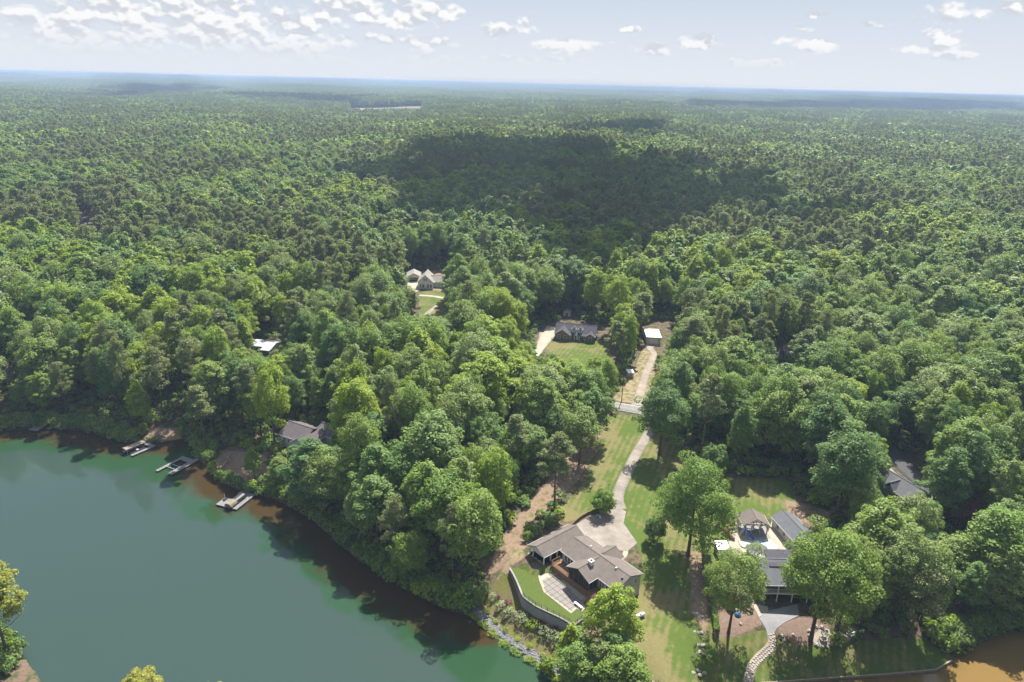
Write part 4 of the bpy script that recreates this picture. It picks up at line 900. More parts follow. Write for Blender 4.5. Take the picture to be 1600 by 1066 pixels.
drape('parking_court', hpoly([(-2.0, -4.9), (-8.4, -7.6), (-9.0, -14.9), (-7.6, -19.4), (-7.8, -24.6), (-4.2, -24.4), (-1.0, -19.8), (6.9, -16.2), (7.6, -11.6), (5.4, -9.6), (5.0, -6.0), (0.5, -4.8)]), M['concrete'], 0.10)
lay('driveway', [tuple(hw(-6.0, -24.0)), *gw((962, 785), (968, 765), (978, 742), (991, 715), (1005, 692), (1016, 672), (1022, 655), (1026, 641))], [4.0, 3.6, 3.4, 3.3, 3.2, 3.2, 3.2, 3.6, 5.5], M['concrete'], 0.09)
lay('footpath', [tuple(hw(6.6, -11.9)), tuple(hw(8.2, -10.4)), tuple(hw(8.6, -8.2)), tuple(hw(8.4, -5.8))], 1.3, M['concrete_pale'], 0.085, 0.6)
cw = empty('curved_wall', (*hw(-9.4, -11), 7.0)); tag(cw, 'low dark curved wall along the back edge of the parking court', 'wall')
CWP = [hw(*q) for q in [(-8.6, -7.0), (-9.2, -9.5), (-9.7, -12), (-9.9, -15), (-9.4, -18), (-8.7, -20.2)]]
for a, b_ in zip(CWP[:-1], CWP[1:]):
    a, b_ = a - np.array(cw.location[:2]), b_ - np.array(cw.location[:2])
    for j in range(2):
        p, q = a + (b_ - a) * j / 2, a + (b_ - a) * (j + 1) / 2; MB().beam((*p, 7.55), (*q, 7.55), 0.3, 1.1).build('block', M['timber'], cw)
RD = gw((880, 622), (920, 628), (955, 634), (1000, 641), (1030, 646), (1070, 655), (1120, 668)); RD = [tuple(np.array(RD[0]) + (np.array(RD[0]) - np.array(RD[2])) * 2.2)] + RD + [tuple(np.array(RD[-1]) + (np.array(RD[-1]) - np.array(RD[-3])) * 2.2)]
lay('road', RD, 6.4, M['road_grey'], 0.10, 2.5)
def offset_line(pts, o):
    P = np.array(pts); t_ = np.gradient(P, axis=0); t_ /= np.linalg.norm(t_, axis=1, keepdims=True); return [tuple(q) for q in P + np.stack([-t_[:, 1], t_[:, 0]], 1) * o]
for o_, m_ in ((0.12, 'yellow'), (-0.12, 'yellow'), (2.85, 'white'), (-2.85, 'white')): lay('road_marking', offset_line(RD, o_), 0.13, M[m_], 0.112, 2.5)
lay('dirt_drive', gw((998, 634), (1000, 618), (1004, 600), (1011, 580), (1019, 562), (1022, 552)), [5.5, 4, 3.2, 3, 3, 3], M['gravel'], 0.07)
lay('concrete_drive', gw((1019, 563), (1023, 552), (1014, 545), (1012, 540), (1026, 537)), [2.8, 3.0, 3.2, 4.2, 5.5], M['gravel'], 0.10)
lay('house_drive', gw((836, 556), (842, 545), (852, 530), (858, 518), (868, 512)), [4, 4.5, 6, 9, 9], M['concrete_pale'], 0.09)
ORD = 'first second third fourth fifth sixth seventh eighth ninth tenth eleventh twelfth thirteenth fourteenth fifteenth sixteenth seventeenth eighteenth nineteenth'.split()
# ------------------------------------------------------------------ the neighbouring property
def frame(name, x, y, rz=0.0, label=None, cat=None, group=None, dz=0.0):
    o = empty(name, (x, y, float(land(x, y)) + dz), rz); tag(o, label, cat, group); return o, o.location.z
nh, z0 = frame('neighbour_house', 64.0, 132.0, 0, 'grey roofed house with a two level white columned porch among big trees', 'house')
house_shell(nh, -3.6, 12.5, 0.0, 8.6, z0 - 1.2, z0 + 4.9, z0 + 7.5, M['siding'])
gable_roof(nh, -4.1, 13.0, -3.2, 9.4, z0 + 4.8, z0 + 7.5, M['roof_grey'])
up = MB(); up.slab([(-1.6, 1.0, z0 + 6.85), (12.0, 1.0, z0 + 6.85), (12.0, 6.0, z0 + 7.95), (-1.6, 6.0, z0 + 7.95)], 0.16); up.build('upper_roof', M['roof_dark'], nh)
MB().prism([(-1.5, 1.1), (11.9, 1.1), (11.9, 5.9), (-1.5, 5.9)], z0 + 5.5, [z0 + 6.7, z0 + 6.7, z0 + 7.75, z0 + 7.75]).build('dormer_wall', M['siding'], nh)
gable_roof(nh, -3.9, 1.6, 5.5, 11.4, z0 + 4.5, z0 + 6.2, M['roof_grey'], 'y', name='rear_roof'); house_shell(nh, -3.5, 1.2, 8.6, 11.0, z0 - 0.6, z0 + 4.5, z0 + 6.2, M['siding'], 'y')
MB().box(-3.7, 12.5, -2.9, -0.02, z0 + 2.1, z0 + 2.35).build('porch_deck', M['grey_deck'], nh)
for x in (-3.5, -0.3, 3.2, 6.8, 10.4): MB().box(x - .11, x + .11, -2.85, -2.63, z0 - 0.4, z0 + 4.75).build('column', M['white'], nh)
rl, bl = MB(), MB(); railing(rl, bl, [(-3.6, -0.1, z0 + 2.36), (-3.6, -2.75, z0 + 2.36), (10.4, -2.75, z0 + 2.36)], 0.95, 0.25); r_ = rl.build('porch_rail', M['white'], nh); sub('baluster', bl, M['white'], r_)['kind'] = 'stuff'
MB().box(-3.75, 12.5, -2.98, -2.9, z0 + 2.05, z0 + 2.38).build('rim_board', M['white'], nh)
for x in (-2, 1.4, 5, 8.5): window(nh, (x, 0.0, z0 + 3.4), 1.2, 1.3, '-y'); window(nh, (x, 0.0, z0 + 1.0), 1.0, 1.2, '-y')
window(nh, (-3.6, 3.5, z0 + 3.2), 0.9, 1.2, '-x')
pv_o, z0 = frame('pavilion', 65.75, 154.3, 0, 'open timber pavilion with brown gable roof at the head of the pool', 'pavilion')
gable_roof(pv_o, -3.7, 3.6, -2.6, 2.6, z0 + 3.1, z0 + 5.1, M['roof_brown'], 'y', 0.14)
for y in (-2.1, 2.1):
    for x in (-3.1, -1.05, 1.05, 3.1):
        MB().box(x - .11, x + .11, y - .11, y + .11, z0, z0 + 3.2).build('post', M['wood_pale'], pv_o)
    br_ = MB(); br_.beam((-3.4, y, z0 + 3.1), (3.4, y, z0 + 3.1), 0.16, 0.22)
    for xa, xb in ((-3.1, -1.05), (-1.05, 1.05), (1.05, 3.1)):
        pts = [(xa + (xb - xa) * t_, y, z0 + 2.15 + 0.85 * math.sin(math.pi * t_)) for t_ in np.linspace(0, 1, 7)]
        for a, b_ in zip(pts[:-1], pts[1:]): br_.beam(a, b_, 0.12, 0.14)
    br_.beam((0, y, z0 + 3.1), (0, y, z0 + 4.9), 0.14); br_.beam((-1.9, y, z0 + 3.15), (0, y, z0 + 4.2), 0.12); br_.beam((1.9, y, z0 + 3.15), (0, y, z0 + 4.2), 0.12); br_.build('truss', M['wood_pale'], pv_o)
ph, z0 = frame('pool_house', 75.9, 152.3, 0.2, 'long grey roofed pool house right of the pavilion', 'building')
house_shell(ph, -3.0, 3.0, -5.4, 5.2, z0 - 0.5, z0 + 2.7, z0 + 4.4, M['cream'], 'y', 0.4); gable_roof(ph, -3.45, 3.45, -5.9, 5.7, z0 + 2.7, z0 + 4.4, M['roof_grey'], 'y')
for y in (-3.5, -0.5, 2.5): window(ph, (-3.0, y, z0 + 1.5), 0.9, 1.2, '-x')
door(ph, (-3.0, 4.0, z0 + 0.05), 1.0, 2.0, '-x')
drape('pool_patio', GP([(1136, 832), (1152, 822), (1163, 838), (1200, 833), (1206, 815), (1236, 846), (1229, 866), (1148, 868), (1139, 852)]), M['concrete_pale'], 0.09)
drape('pavilion_floor', np.array([(62, 151.4), (69.8, 151.4), (69.8, 157.0), (62, 157.0)]), M['concrete_grey'], 0.11)
zc = float(land(66, 149)); npl = empty('pool', (65.5, 148.6, zc)); tag(npl, 'swimming pool under a pale blue patched cover beside the blue slide', 'pool')
def cover_build(t):
    P = opos(t); n = t.noise(P, 0.6, 6, 0.7)
    return pbr(t, t.ramp(n, [(0.42, (0.24, 0.40, 0.50)), (0.50, (0.45, 0.56, 0.58)), (0.6, (0.56, 0.62, 0.60))]), 0.35, 0.4, n, 0.08)
M['blue_cover'] = mat('blue_cover', cover_build); M['blue'] = simple('blue_plastic', (0.02, 0.10, 0.42), 0.3, 0.5, 0.1); M['red'] = simple('red_plastic', (0.42, 0.05, 0.05), 0.4)
PP = [(-4.9, 0.9), (-3.0, 1.4), (3.7, 2.3), (5.0, -0.9), (4.3, -2.2), (-2.4, -2.6), (-4.6, -1.2)]
MB().prism(PP, zc + 0.10, zc + 0.20).build('cover', M['blue_cover'], npl, 0.05)
ed = MB()
for a, b_ in zip(PP, PP[1:] + PP[:1]): ed.beam((*a, zc + .14), (*b_, zc + .14), 0.4, 0.14)
ed.build('coping', M['concrete_pale'], npl)
sl, z0 = frame('water_slide', 62.9, 150.9, 0, 'blue curved water slide with white ladder at the end of the pool', 'slide')
pts = [(-0.6, 0.4, z0 + 2.35), (0.1, 0.15, z0 + 2.2), (0.75, -0.3, z0 + 1.6), (1.2, -0.9, z0 + 0.95), (1.6, -1.5, z0 + 0.55)]
ch_ = MB()
for a, b_ in zip(pts[:-1], pts[1:]):
    ch_.beam(a, b_, 0.62, 0.08)
    for s_ in (-1, 1): d_ = (Vector(b_) - Vector(a)).normalized().cross(Vector((0, 0, 1))) * 0.32 * s_ + Vector((0, 0, 0.13)); ch_.beam(Vector(a) + d_, Vector(b_) + d_, 0.07, 0.26)
ch_.build('chute', M['blue'], sl); ld = MB()
for s_ in (-.28, .28):
    ld.beam((-1.5, 0.75 + s_, z0), (-0.6, 0.4 + s_, z0 + 2.9), 0.06)
for i in range(7): t_ = (i + .7) / 8; ld.beam((-1.5 + .9 * t_, .75 - .35 * t_ - .28, z0 + 2.4 * t_), (-1.5 + .9 * t_, .75 - .35 * t_ + .28, z0 + 2.4 * t_), 0.05)
ld.build('ladder', M['white'], sl); lg = MB(); lg.beam((0.1, 0.15, z0), (0.1, 0.15, z0 + 2.15), 0.08); lg.beam((1.1, -0.8, z0), (1.1, -0.8, z0 + 1.0), 0.08); lg.build('leg', M['white'], sl)
st_, z0 = frame('garden_shed', 54.9, 145.0, 0.05, 'small grey shed with pale single slope roof on the grass beside the hedge', 'shed')
MB().box(-1.4, 1.4, -1.3, 1.3, z0 - .2, z0 + 2.2).build('wall', M['siding'], st_); MB().slab([(-1.6, -1.55, z0 + 2.2), (1.6, -1.55, z0 + 2.2), (1.6, 1.55, z0 + 2.65), (-1.6, 1.55, z0 + 2.65)], .12).build('roof', M['metal_roof'], st_); door(st_, (0, -1.3, z0), .9, 1.9, '-y'); window(st_, (-1.4, 0, z0 + 1.4), .7, .6, '-x')
pw, z0 = frame('planter_wall', 61.4, 153.6, 0, 'curved grey stone planter wall with red shrubs left of the pavilion', 'wall')
for i in range(9):
    a = math.pi * (0.50 + 0.09 * i); b_ = math.pi * (0.50 + 0.09 * (i + 1)); f_ = lambda q: (0.4 + 3.6 * math.cos(q), -1.6 + 2.6 * math.sin(q), z0 + 0.3); MB().beam(f_(a), f_(b_), .35, .75).build('stone', M['stone'], pw)
def bush_mesh(seed, n, size, m, nb=16, name='shrub'):
    v, f = crown_broad(seed, n, size, 1.7, 1.0, 0.02, nb, squash=0.8); return mesh_np(name, v, f, [m])
BUSH = {k: [bush_mesh(700 + 10 * j + i, 420, 0.085, M[m], name=k) for i in range(2)] for j, (k, m) in enumerate([('pale', 'leaf_pale'), ('red', 'leaf_red'), ('green', 'leaf_mid'), ('dark', 'leaf_dark'), ('yellow', 'leaf_bright')])}
M['blossom'] = leaf_mat('blossom', [(0.20, 0.025, 0.04), (0.24, 0.03, 0.05)], 0.3); BUSH['blossom'] = [bush_mesh(780 + i, 420, 0.085, M['blossom'], name='shrub') for i in range(2)]
def shrub(x, y, r, h, kind, label, group, name='shrub'):
    o = bpy.data.objects.new(name, BUSH[kind][int(abs(x * 7)) % 2]); o.location = (x, y, float(land(x, y)) - 0.08); o.scale = (r, r, h / 1.7); o.rotation_euler = (0, 0, random.uniform(0, 6))
    return tag(link(o), label, 'shrub', group)
for (px, py), s_, q in zip([(1153.5, 822), (1146, 824), (1139, 827), (1136, 832), (1138, 838), (1142, 842)], [.85, .6, .7, .7, .75, .7], ['brightest red shrub beside the pavilion post', 'red shrub second from the pavilion on the planter', 'red shrub third from the pavilion on the planter bend', 'red shrub at the outer bend of the planter', 'red shrub below the planter bend', 'red shrub at the end of the planter nearest the shed']):
    x, y, _ = G(px, py); shrub(x, y, s_, s_ * 1.5 + .6, 'blossom', q, 'red shrubs round the pool patio')
def hedge(name, a, b_, w_, h_, n, label, m):
    a, b_ = np.array(a), np.array(b_); L = np.hypot(*(b_ - a)); d_ = (b_ - a) / L; nr = np.array([-d_[1], d_[0]]); rng = np.random.default_rng(int(L * 10))
    t_ = rng.uniform(0, 1, n); s_ = rng.uniform(-1, 1, n); face = rng.random(n); prof = np.where(face < .45, s_, np.sign(s_)); hh = np.where(face < .45, 1.0, rng.uniform(0.05, 1, n))
    wob = 1 + 0.14 * np.sin(t_ * L * 1.9) + .08 * rng.normal(size=n); xy = a + d_ * (t_ * L)[:, None] + nr * (prof * w_ / 2 * wob)[:, None]; z = land(xy[:, 0], xy[:, 1]) + hh * h_ * (1 + .05 * np.sin(t_ * L * 2.7) + .04 * rng.normal(size=n))
    N = unit(np.stack([nr[0] * prof * (face >= .45), nr[1] * prof * (face >= .45), np.where(face < .45, 1, .35)], 1) + rng.normal(size=(n, 3)) * .45)
    v, f = leaf_quads(np.stack([xy[:, 0], xy[:, 1], z], 1), N, .17, rng); o = link(bpy.data.objects.new(name, mesh_np(name, v - np.array([*a, 0]), f, [m]))); o.location = (*a, 0); return tag(o, label, 'hedge')
hedge('hedge', (54.0, 159.6), (47.9, 130.0), 1.7, 2.3, 5200, 'long clipped green hedge running beside the wooden boundary fence', M['leaf_mid'])
hedge('hedge', G(1114, 946)[:2], G(1119, 994)[:2], 1.1, 1.7, 1500, 'short narrow hedge at the edge of the mulched play area', M['leaf_mid'])
bf, z0 = frame('boundary_fence', 52.6, 158.4, 0, 'long brown wooden fence between the dry strip and the hedge', 'fence')
A_, B_ = np.array([0, 0.0]), np.array([-5.3, -28.5]); zf = lambda p: float(land(52.6 + p[0], 158.4 + p[1]))
for i in range(13):
    p = A_ + (B_ - A_) * i / 13; q = A_ + (B_ - A_) * (i + 1) / 13; MB().beam((*p, zf(p) - .2), (*p, zf(p) + 1.75), .12).build('post', M['timber'], bf)
    rr = MB(); [rr.beam((*p, zf(p) + h_), (*q, zf(q) + h_), .05, .09) for h_ in (.35, 1.45)]; rr.build('rail', M['timber'], bf)
    for j in range(3):
        u0, u1 = p + (q - p) * (j / 3 + .012), p + (q - p) * ((j + 1) / 3 - .012); c_ = (u0 + u1) / 2; MB().beam((*u0, zf(c_) + .9), (*u1, zf(c_) + .9), .03, 1.6 - .04 * (j % 2)).build('board', M['timber'], bf)
drape('grey_patio', GP([(1186, 966), (1201, 955), (1246, 944), (1249, 962), (1228, 972), (1214, 982), (1208, 992), (1199, 992), (1196, 982)]), M['concrete_grey'], 0.08, 0.6)
drape('tan_pad', GP([(1175, 944), (1199, 948), (1201, 955), (1186, 965)]), M['concrete_pale'], 0.075, 0.6)
fp = gw((1204, 990), (1208, 1000), (1206, 1011), (1193, 1022), (1180, 1034), (1172, 1048), (1168, 1074))
# flagstone path: irregular stones with open joints on sand
lay('path_bed', fp, 1.9, M['gravel'], 0.05, 0.7)
rng = np.random.default_rng(5); fpp = np.array(fp); dd = np.r_[0, np.cumsum(np.hypot(*np.diff(fpp, axis=0).T))]; fs = MB()
for s_ in np.arange(0.2, dd[-1], 0.62):
    c_ = np.array([np.interp(s_, dd, fpp[:, 0]), np.interp(s_, dd, fpp[:, 1])]); e_ = np.array([np.interp(s_ + .3, dd, fpp[:, 0]), np.interp(s_ + .3, dd, fpp[:, 1])]) - c_; e_ = e_ / (np.linalg.norm(e_) + 1e-6); n_ = np.array([-e_[1], e_[0]])
    for o_ in (-.58, 0, .58):
        k = c_ + n_ * (o_ + rng.uniform(-.06, .06)) + e_ * rng.uniform(-.1, .1); r_ = rng.uniform(.24, .31); zz = float(land(*k)); a0 = rng.uniform(0, 6); fs.prism([tuple(k + r_ * rng.uniform(.85, 1.1) * np.array([math.cos(a0 + 1.047 * i), math.sin(a0 + 1.047 * i)])) for i in range(6)], zz + .0, zz + .10 + rng.uniform(0, .015))
tag(fs.build('flagstones', concrete('flagstone', (0.34, 0.30, 0.26), 0.3)), kind='stuff')
def rock_mb(mb, x, y, z, r, rng, flat=.7):
    n = 6; v = [(x + r * rng.uniform(.75, 1.1) * math.cos(6.283 * i / n + j * .5) * k, y + r * rng.uniform(.75, 1.1) * math.sin(6.283 * i / n + j * .5) * k, z + h_ * r * flat) for j, (k, h_) in enumerate(((.85, -.5), (1.0, .2), (.6, .8))) for i in range(n)]
    f = [tuple(range(12, 18))] + [(j * n + i, j * n + (i + 1) % n, (j + 1) * n + (i + 1) % n, (j + 1) * n + i) for j in (0, 1) for i in range(n)]; return mb.add(v, f)
M['pale_rock'] = simple('pale_rock', (0.33, 0.295, 0.265), .9, .2, .25, 2.0); M['grey_rock'] = simple('grey_rock', (0.19, 0.19, 0.195), .9, .2, .3, 1.5)
def boulder(px, py, r, label, group, m='pale_rock'):
    x, y, z = G(px, py); o = rock_mb(MB(), 0, 0, 0, r, np.random.default_rng(int(px * 3 + py))).build('boulder', M[m]); o.location = (x, y, z); return tag(o, label, 'rock', group)
boulder(1222, 993, .5, 'pale rock on the mulch bed nearest the flagstone path', 'rocks in the mulch bed'); boulder(1239, 992, .48, 'pale rock beside a small green plant in the mulch bed', 'rocks in the mulch bed'); boulder(1241, 999, .3, 'small pale rock at the lower edge of the mulch bed', 'rocks in the mulch bed'); boulder(1157, 975, .5, 'single white rock on the play area mulch', 'rocks in the mulch bed')
drape('fire_pit_pad', GP([(1270, 1003), (1273, 990), (1285, 981), (1296, 984), (1298, 1000), (1292, 1010), (1278, 1011)]), M['concrete_pale'], 0.05, 0.6)
for i in range(13):
    a = -6.283 * i / 13 + .2; x, y = 70.9 + 2.5 * math.cos(a), 120.6 + 2.2 * math.sin(a); q = proj((x, y, float(land(x, y)))); boulder(q[0], q[1], .42 + .13 * ((i * 7) % 3), 'pale boulder round the fire pit, %s clockwise from the railed deck' % ORD[i], 'boulders round the fire pit')
fpit, z0 = frame('fire_pit', 71.3, 119.9, 0, 'round stone fire pit with dark ashes inside the boulder ring', 'fire pit')
for i in range(12): a = 6.283 * i / 12; b_ = 6.283 * (i + .92) / 12; MB().beam((.75 * math.cos(a), .75 * math.sin(a), z0 + .22), (.75 * math.cos(b_), .75 * math.sin(b_), z0 + .22), .26, .42).build('stone', M['pale_rock'], fpit)
MB().cyl(0, 0, z0 + .06, z0 + .14, .64).build('ashes', M['dark'], fpit)
gz_, z0 = frame('railed_deck', 78.0, 122.2, 0, 'small grey deck with white railings at the edge of the shaded lawn', 'deck')
DP = [(-3.0, 2.0), (-0.7, -2.1), (2.7, -1.0), (2.5, 2.6), (-0.5, 3.6)]
MB().prism(DP, z0 - .6, z0 + .28).build('deck_floor', M['grey_deck'], gz_); rl, bl = MB(), MB(); railing(rl, bl, [(-2.7, 1.5, z0 + .28), (-1.7, -0.3, z0 + .28), (-0.7, -2.0, z0 + .28), (0.5, -1.62, z0 + .28)], 1.05, .2); railing(rl, bl, [(1.6, -1.27, z0 + .28), (2.65, -0.95, z0 + .28)], 1.05, .2)
r_ = rl.build('rail', M['white'], gz_); sub('baluster', bl, M['white'], r_)['kind'] = 'stuff'; sp = MB(); sp.prism([(-4.6, .9), (-2.4, -3.1), (-.6, -2.2), (-3.1, 2.1)], z0 - .7, z0 + .02); sp.build('step', M['wood_pale'], gz_)
wbn, z0b = frame('white_bench', 75.7, 121.2, math.radians(-60), 'backless white bench outside the railed deck', 'bench'); MB().box(-.8, .8, -.25, .25, z0b + .42, z0b + .5).build('seat', M['white'], wbn); [MB().box(x - .06, x + .06, -.2, .2, z0b - .1, z0b + .42).build('leg', M['white'], wbn) for x in (-.6, .6)]
pl, z0 = frame('playset', 52.6, 127.6, .3, 'small play tower with white slide and green swing bar on the mulch', 'playset')
for x in (-.7, .7):
    for y in (-.7, .7): MB().box(x - .06, x + .06, y - .06, y + .06, z0 - .1, z0 + 2.1).build('post', M['wood_pale'], pl)
MB().box(-.8, .8, -.8, .8, z0 + 1.1, z0 + 1.2).build('platform', M['wood_pale'], pl); gable_roof(pl, -.95, .95, -.95, .95, z0 + 2.1, z0 + 2.7, M['red'], fascia=False, t=.06); s_ = MB(); s_.beam((0, -.8, z0 + 1.15), (.2, -2.6, z0 + .15), .55, .06); s_.build('slide', M['white'], pl)
b_ = MB(); b_.beam((.8, 0, z0 + 1.9), (2.6, .3, z0 + 1.9), .1); b_.beam((2.6, .3, z0 + 1.9), (2.9, -.3, z0), .09); b_.beam((2.6, .3, z0 + 1.9), (2.6, .95, z0), .09); b_.build('swing_bar', simple('green_paint', (.05, .16, .07), .5), pl)
bs, z0 = frame('toy_shell', 53.4, 125.0, 0, 'blue plastic domed toy beside the play tower', 'toy'); v = MB()
for j in range(4): a, b_ = math.pi / 2 * j / 4, math.pi / 2 * (j + 1) / 4; v.cyl(0, 0, z0 + .75 * math.sin(a), z0 + .75 * math.sin(b_), .8 * math.cos(a), 14, max(.03, .8 * math.cos(b_)))
v.build('dome', simple('teal_plastic', (.05, .16, .30), .4, .4, .1), bs); MB().cyl(0, 0, z0 - .05, z0 + .06, .86, 14).build('rim', simple('dark_teal', (.03, .09, .16), .5), bs)
gb, z0 = frame('garden_bench', 56.4, 126.2, math.radians(-48), 'dark framed bench with pale seat slats facing the play area', 'bench')
for k in range(3): MB().box(-.9, .9, -.28 + .2 * k, -.12 + .2 * k, z0 + .42, z0 + .46).build('slat', M['wood_pale'], gb)
for k in range(2): MB().box(-.9, .9, .30, .34, z0 + .58 + .2 * k, z0 + .72 + .2 * k).build('backrest_slat', M['timber'], gb)
for x in (-.8, .8): l_ = MB(); l_.box(x - .04, x + .04, -.28, -.2, z0 - .05, z0 + .42); l_.box(x - .04, x + .04, .26, .34, z0 - .05, z0 + .95); l_.box(x - .04, x + .04, -.28, .3, z0 + .36, z0 + .42); l_.build('leg', M['dark'], gb)
for i, (px, py, n_, lb) in enumerate([(1092, 961, 4, 'uppermost row of flat stones on the lawn below the fence end'), (1091, 988, 4, 'second row of flat stones down the lawn edge'), (1095, 1007, 4, 'third row of flat stones, half in tree shade'), (1091, 1019, 5, 'fourth row of flat stones in the tree shade'), (1086, 1047, 7, 'lowest and largest group of flat stones on the lawn')]):
    x, y, _ = G(px, py); so, z0 = frame('stone_row', x, y, -.25, lb, 'stones', 'rows of flat stones down the lawn edge'); rng = np.random.default_rng(50 + i)
    for k in range(n_): rock_mb(s_ := MB(), (k - n_ / 2) * .75 + rng.uniform(-.1, .1), rng.uniform(-.3, .3) - (.8 if i == 4 and k % 2 else 0), z0 + .02, rng.uniform(.42, .6), rng, .35); s_.build('stone', M['pale_rock'], so)
def edge_wall(name, pxs, h_, m, label, w_=.3, piece=2.2):
    P = [np.array(at_z(*p)) for p in pxs]; o = empty(name, (*P[0], 0)); tag(o, label, 'wall')
    for a, b_ in zip(P[:-1], P[1:]):
        n_ = max(1, round(np.hypot(*(b_ - a)) / piece))
        for j in range(n_): p, q = a + (b_ - a) * j / n_ - P[0], a + (b_ - a) * (j + 1) / n_ - P[0]; MB().beam((*p, h_ / 2 - .3), (*q, h_ / 2 - .3), w_ - .03 * (j % 2), h_ + .6).build('plank', m, o)
    return o
edge_wall('seawall', COVE_PX[0:5], .62, M['wood_pale'], 'pale timber seawall along the lawn edge of the brown cove')
edge_wall('lake_wall', [(288, 684), (300, 690), (308, 712), (325, 728), (345, 752), (388, 770), (430, 778), (458, 792)], .5, M['timber'], 'low dark timber wall along the lake edge between the docks')
tk, z0 = frame('propane_tank', 30.8, 123.7, math.radians(28), 'white propane tank lying on the lawn right of the house', 'tank')
tb = MB(); prof = [(-1.25, .02), (-1.2, .25), (-1.05, .40), (-.85, .46), (.85, .46), (1.05, .40), (1.2, .25), (1.25, .02)]; n_ = 14
v = [(x, r_ * math.cos(6.283 * i / n_), z0 + .72 + r_ * math.sin(6.283 * i / n_)) for x, r_ in prof for i in range(n_)]; tb.add(v, [(j * n_ + i, j * n_ + (i + 1) % n_, (j + 1) * n_ + (i + 1) % n_, (j + 1) * n_ + i) for j in range(7) for i in range(n_)]); tb.build('tank_body', M['white'], tk, smooth=True)
MB().cyl(0, 0, z0 + 1.15, z0 + 1.38, .2).build('dome', M['white'], tk); [MB().box(x - .1, x + .1, -.35, .35, z0 - .1, z0 + .34).build('foot', M['stone'], tk) for x in (-.75, .75)]
lay('garden_path', gw((984, 1034), (1000, 1050), (1022, 1072), (1045, 1095)), 1.2, M['gravel'], .06, .8)
# bank below the terrace: shrubs, boulders and riprap
for i, ((zx, zy), r_) in enumerate(zip([(325, 475), (388, 530), (490, 575), (590, 625), (685, 675), (770, 735), (255, 395)], [1.7, 1.8, 1.95, 1.8, 1.75, 1.95, 1.3])):
    x, y, _ = G(720 + zx / 5.173, 860 + zy / 5.173); ordn = ['second', 'third', 'fourth', 'fifth', 'sixth', 'last', 'first and smallest'][i]
    shrub(x, y, r_, r_ * 1.35, 'pale' if i != 3 else 'yellow', f'{"greyish" if i != 3 else "greener"} round shrub, {ordn} in the row on the bank counted from the wood', 'round shrubs on the bank below the wall')
for i, (zx, zy) in enumerate([(385, 450), (655, 612), (755, 662), (300, 400)]):
    x, y, _ = G(720 + zx / 5.173, 860 + zy / 5.173); shrub(x, y, 1.2 if i < 3 else .8, 1.8, 'red', 'burgundy shrub ' + ['behind the second round shrub', 'under the middle of the retaining wall', 'nearest the corner of the retaining wall', 'smallest, at the top of the bank'][i], 'burgundy shrubs on the bank')
RIP = GP([(736, 948), (752, 962), (775, 984), (800, 1005), (825, 1020), (850, 1035), (880, 1056), (893, 1070)]); rd = np.r_[0, np.cumsum(np.hypot(*np.diff(RIP, axis=0).T))]; rng = np.random.default_rng(77); rr = MB()
for i in range(1150):
    s_ = rng.uniform(0, rd[-1]); x, y = np.interp(s_, rd, RIP[:, 0]) + rng.normal() * .55, np.interp(s_, rd, RIP[:, 1]) + rng.normal() * .55; rock_mb(rr, x, y, float(land(x, y)) + .05, rng.uniform(.12, .38), rng)
tag(rr.build('riprap', M['grey_rock']), kind='stuff')
for i in range(26):
    t_ = (i + .5) / 26; s_ = t_ * rd[-1]; sd = -1.3 if i % 3 else 1.2; x, y = np.interp(s_, rd, RIP[:, 0]), np.interp(s_, rd, RIP[:, 1]); x += sd * .62; y += sd * .78
    shrub(x, y, .85 + .4 * ((i * 5) % 3) / 2, .9 + .4 * ((i * 7) % 2), 'yellow', 'low yellow green bush ' + ('on the water side' if sd < 0 else 'on the upper side') + ' of the stones, ' + (ORD[i - i // 3 - 1] if sd < 0 else ORD[i // 3]) + ' from the wood', 'low bushes along the stone edging')
# ------------------------------------------------------------------ docks on the lake
def dock(name, p0, p1, label, build):
    """local x runs from the lake end p0 towards the shore end p1"""
    a, b_ = np.array(at_z(*p0, .5)), np.array(at_z(*p1, .5)); d_ = b_ - a; o = empty(name, (*a, 0), math.atan2(d_[1], d_[0])); tag(o, label, 'dock'); build(o, float(np.hypot(*d_))); return o
def planks(o, x0, x1, y0, y1, z, m, name='deck_board', step=.9, across='x'):
    n_ = max(1, round((x1 - x0) / step))
    for i in range(n_): MB().box(x0 + (x1 - x0) * i / n_, x0 + (x1 - x0) * (i + 1) / n_ - .03, y0, y1, z - .12, z + .008 * (i % 2)).build(name, m, o)
    MB().box(x0 + .05, x1 - .05, y0 + .05, y1 - .05, z - .45, z - .125).build('float', M['dark'], o)
def b2(o, L):
    planks(o, 0, L + 2.2, -.9, .9, .55, M['grey_deck']); planks(o, -.6, L - .8, 4.6, 5.7, .55, M['grey_deck']); planks(o, L - .8, L + 1.2, .93, 5.7, .56, M['grey_deck']); planks(o, L + 2.25, L + 4.0, -.6, 1.6, .8, M['grey_deck'])
    lf = MB(); lf.beam((2.6, .9, .6), (2.6, 4.6, .6), .12); lf.beam((2.6, 2.6, .2), (2.6, 2.6, 1.5), .1); lf.beam((4.6, .9, .35), (4.6, 4.6, .35), .12); lf.build('boat_lift', M['metal_roof'], o); MB().box(L + 2.4, L + 3.6, -1.6, -.65, .55, .75).build('jet_ski_ramp', M['dark'], o)
dock('boat_dock', (265, 741), (300, 722), 'pale U shaped dock with an empty boat slip, closest to the timber wall bend', b2)
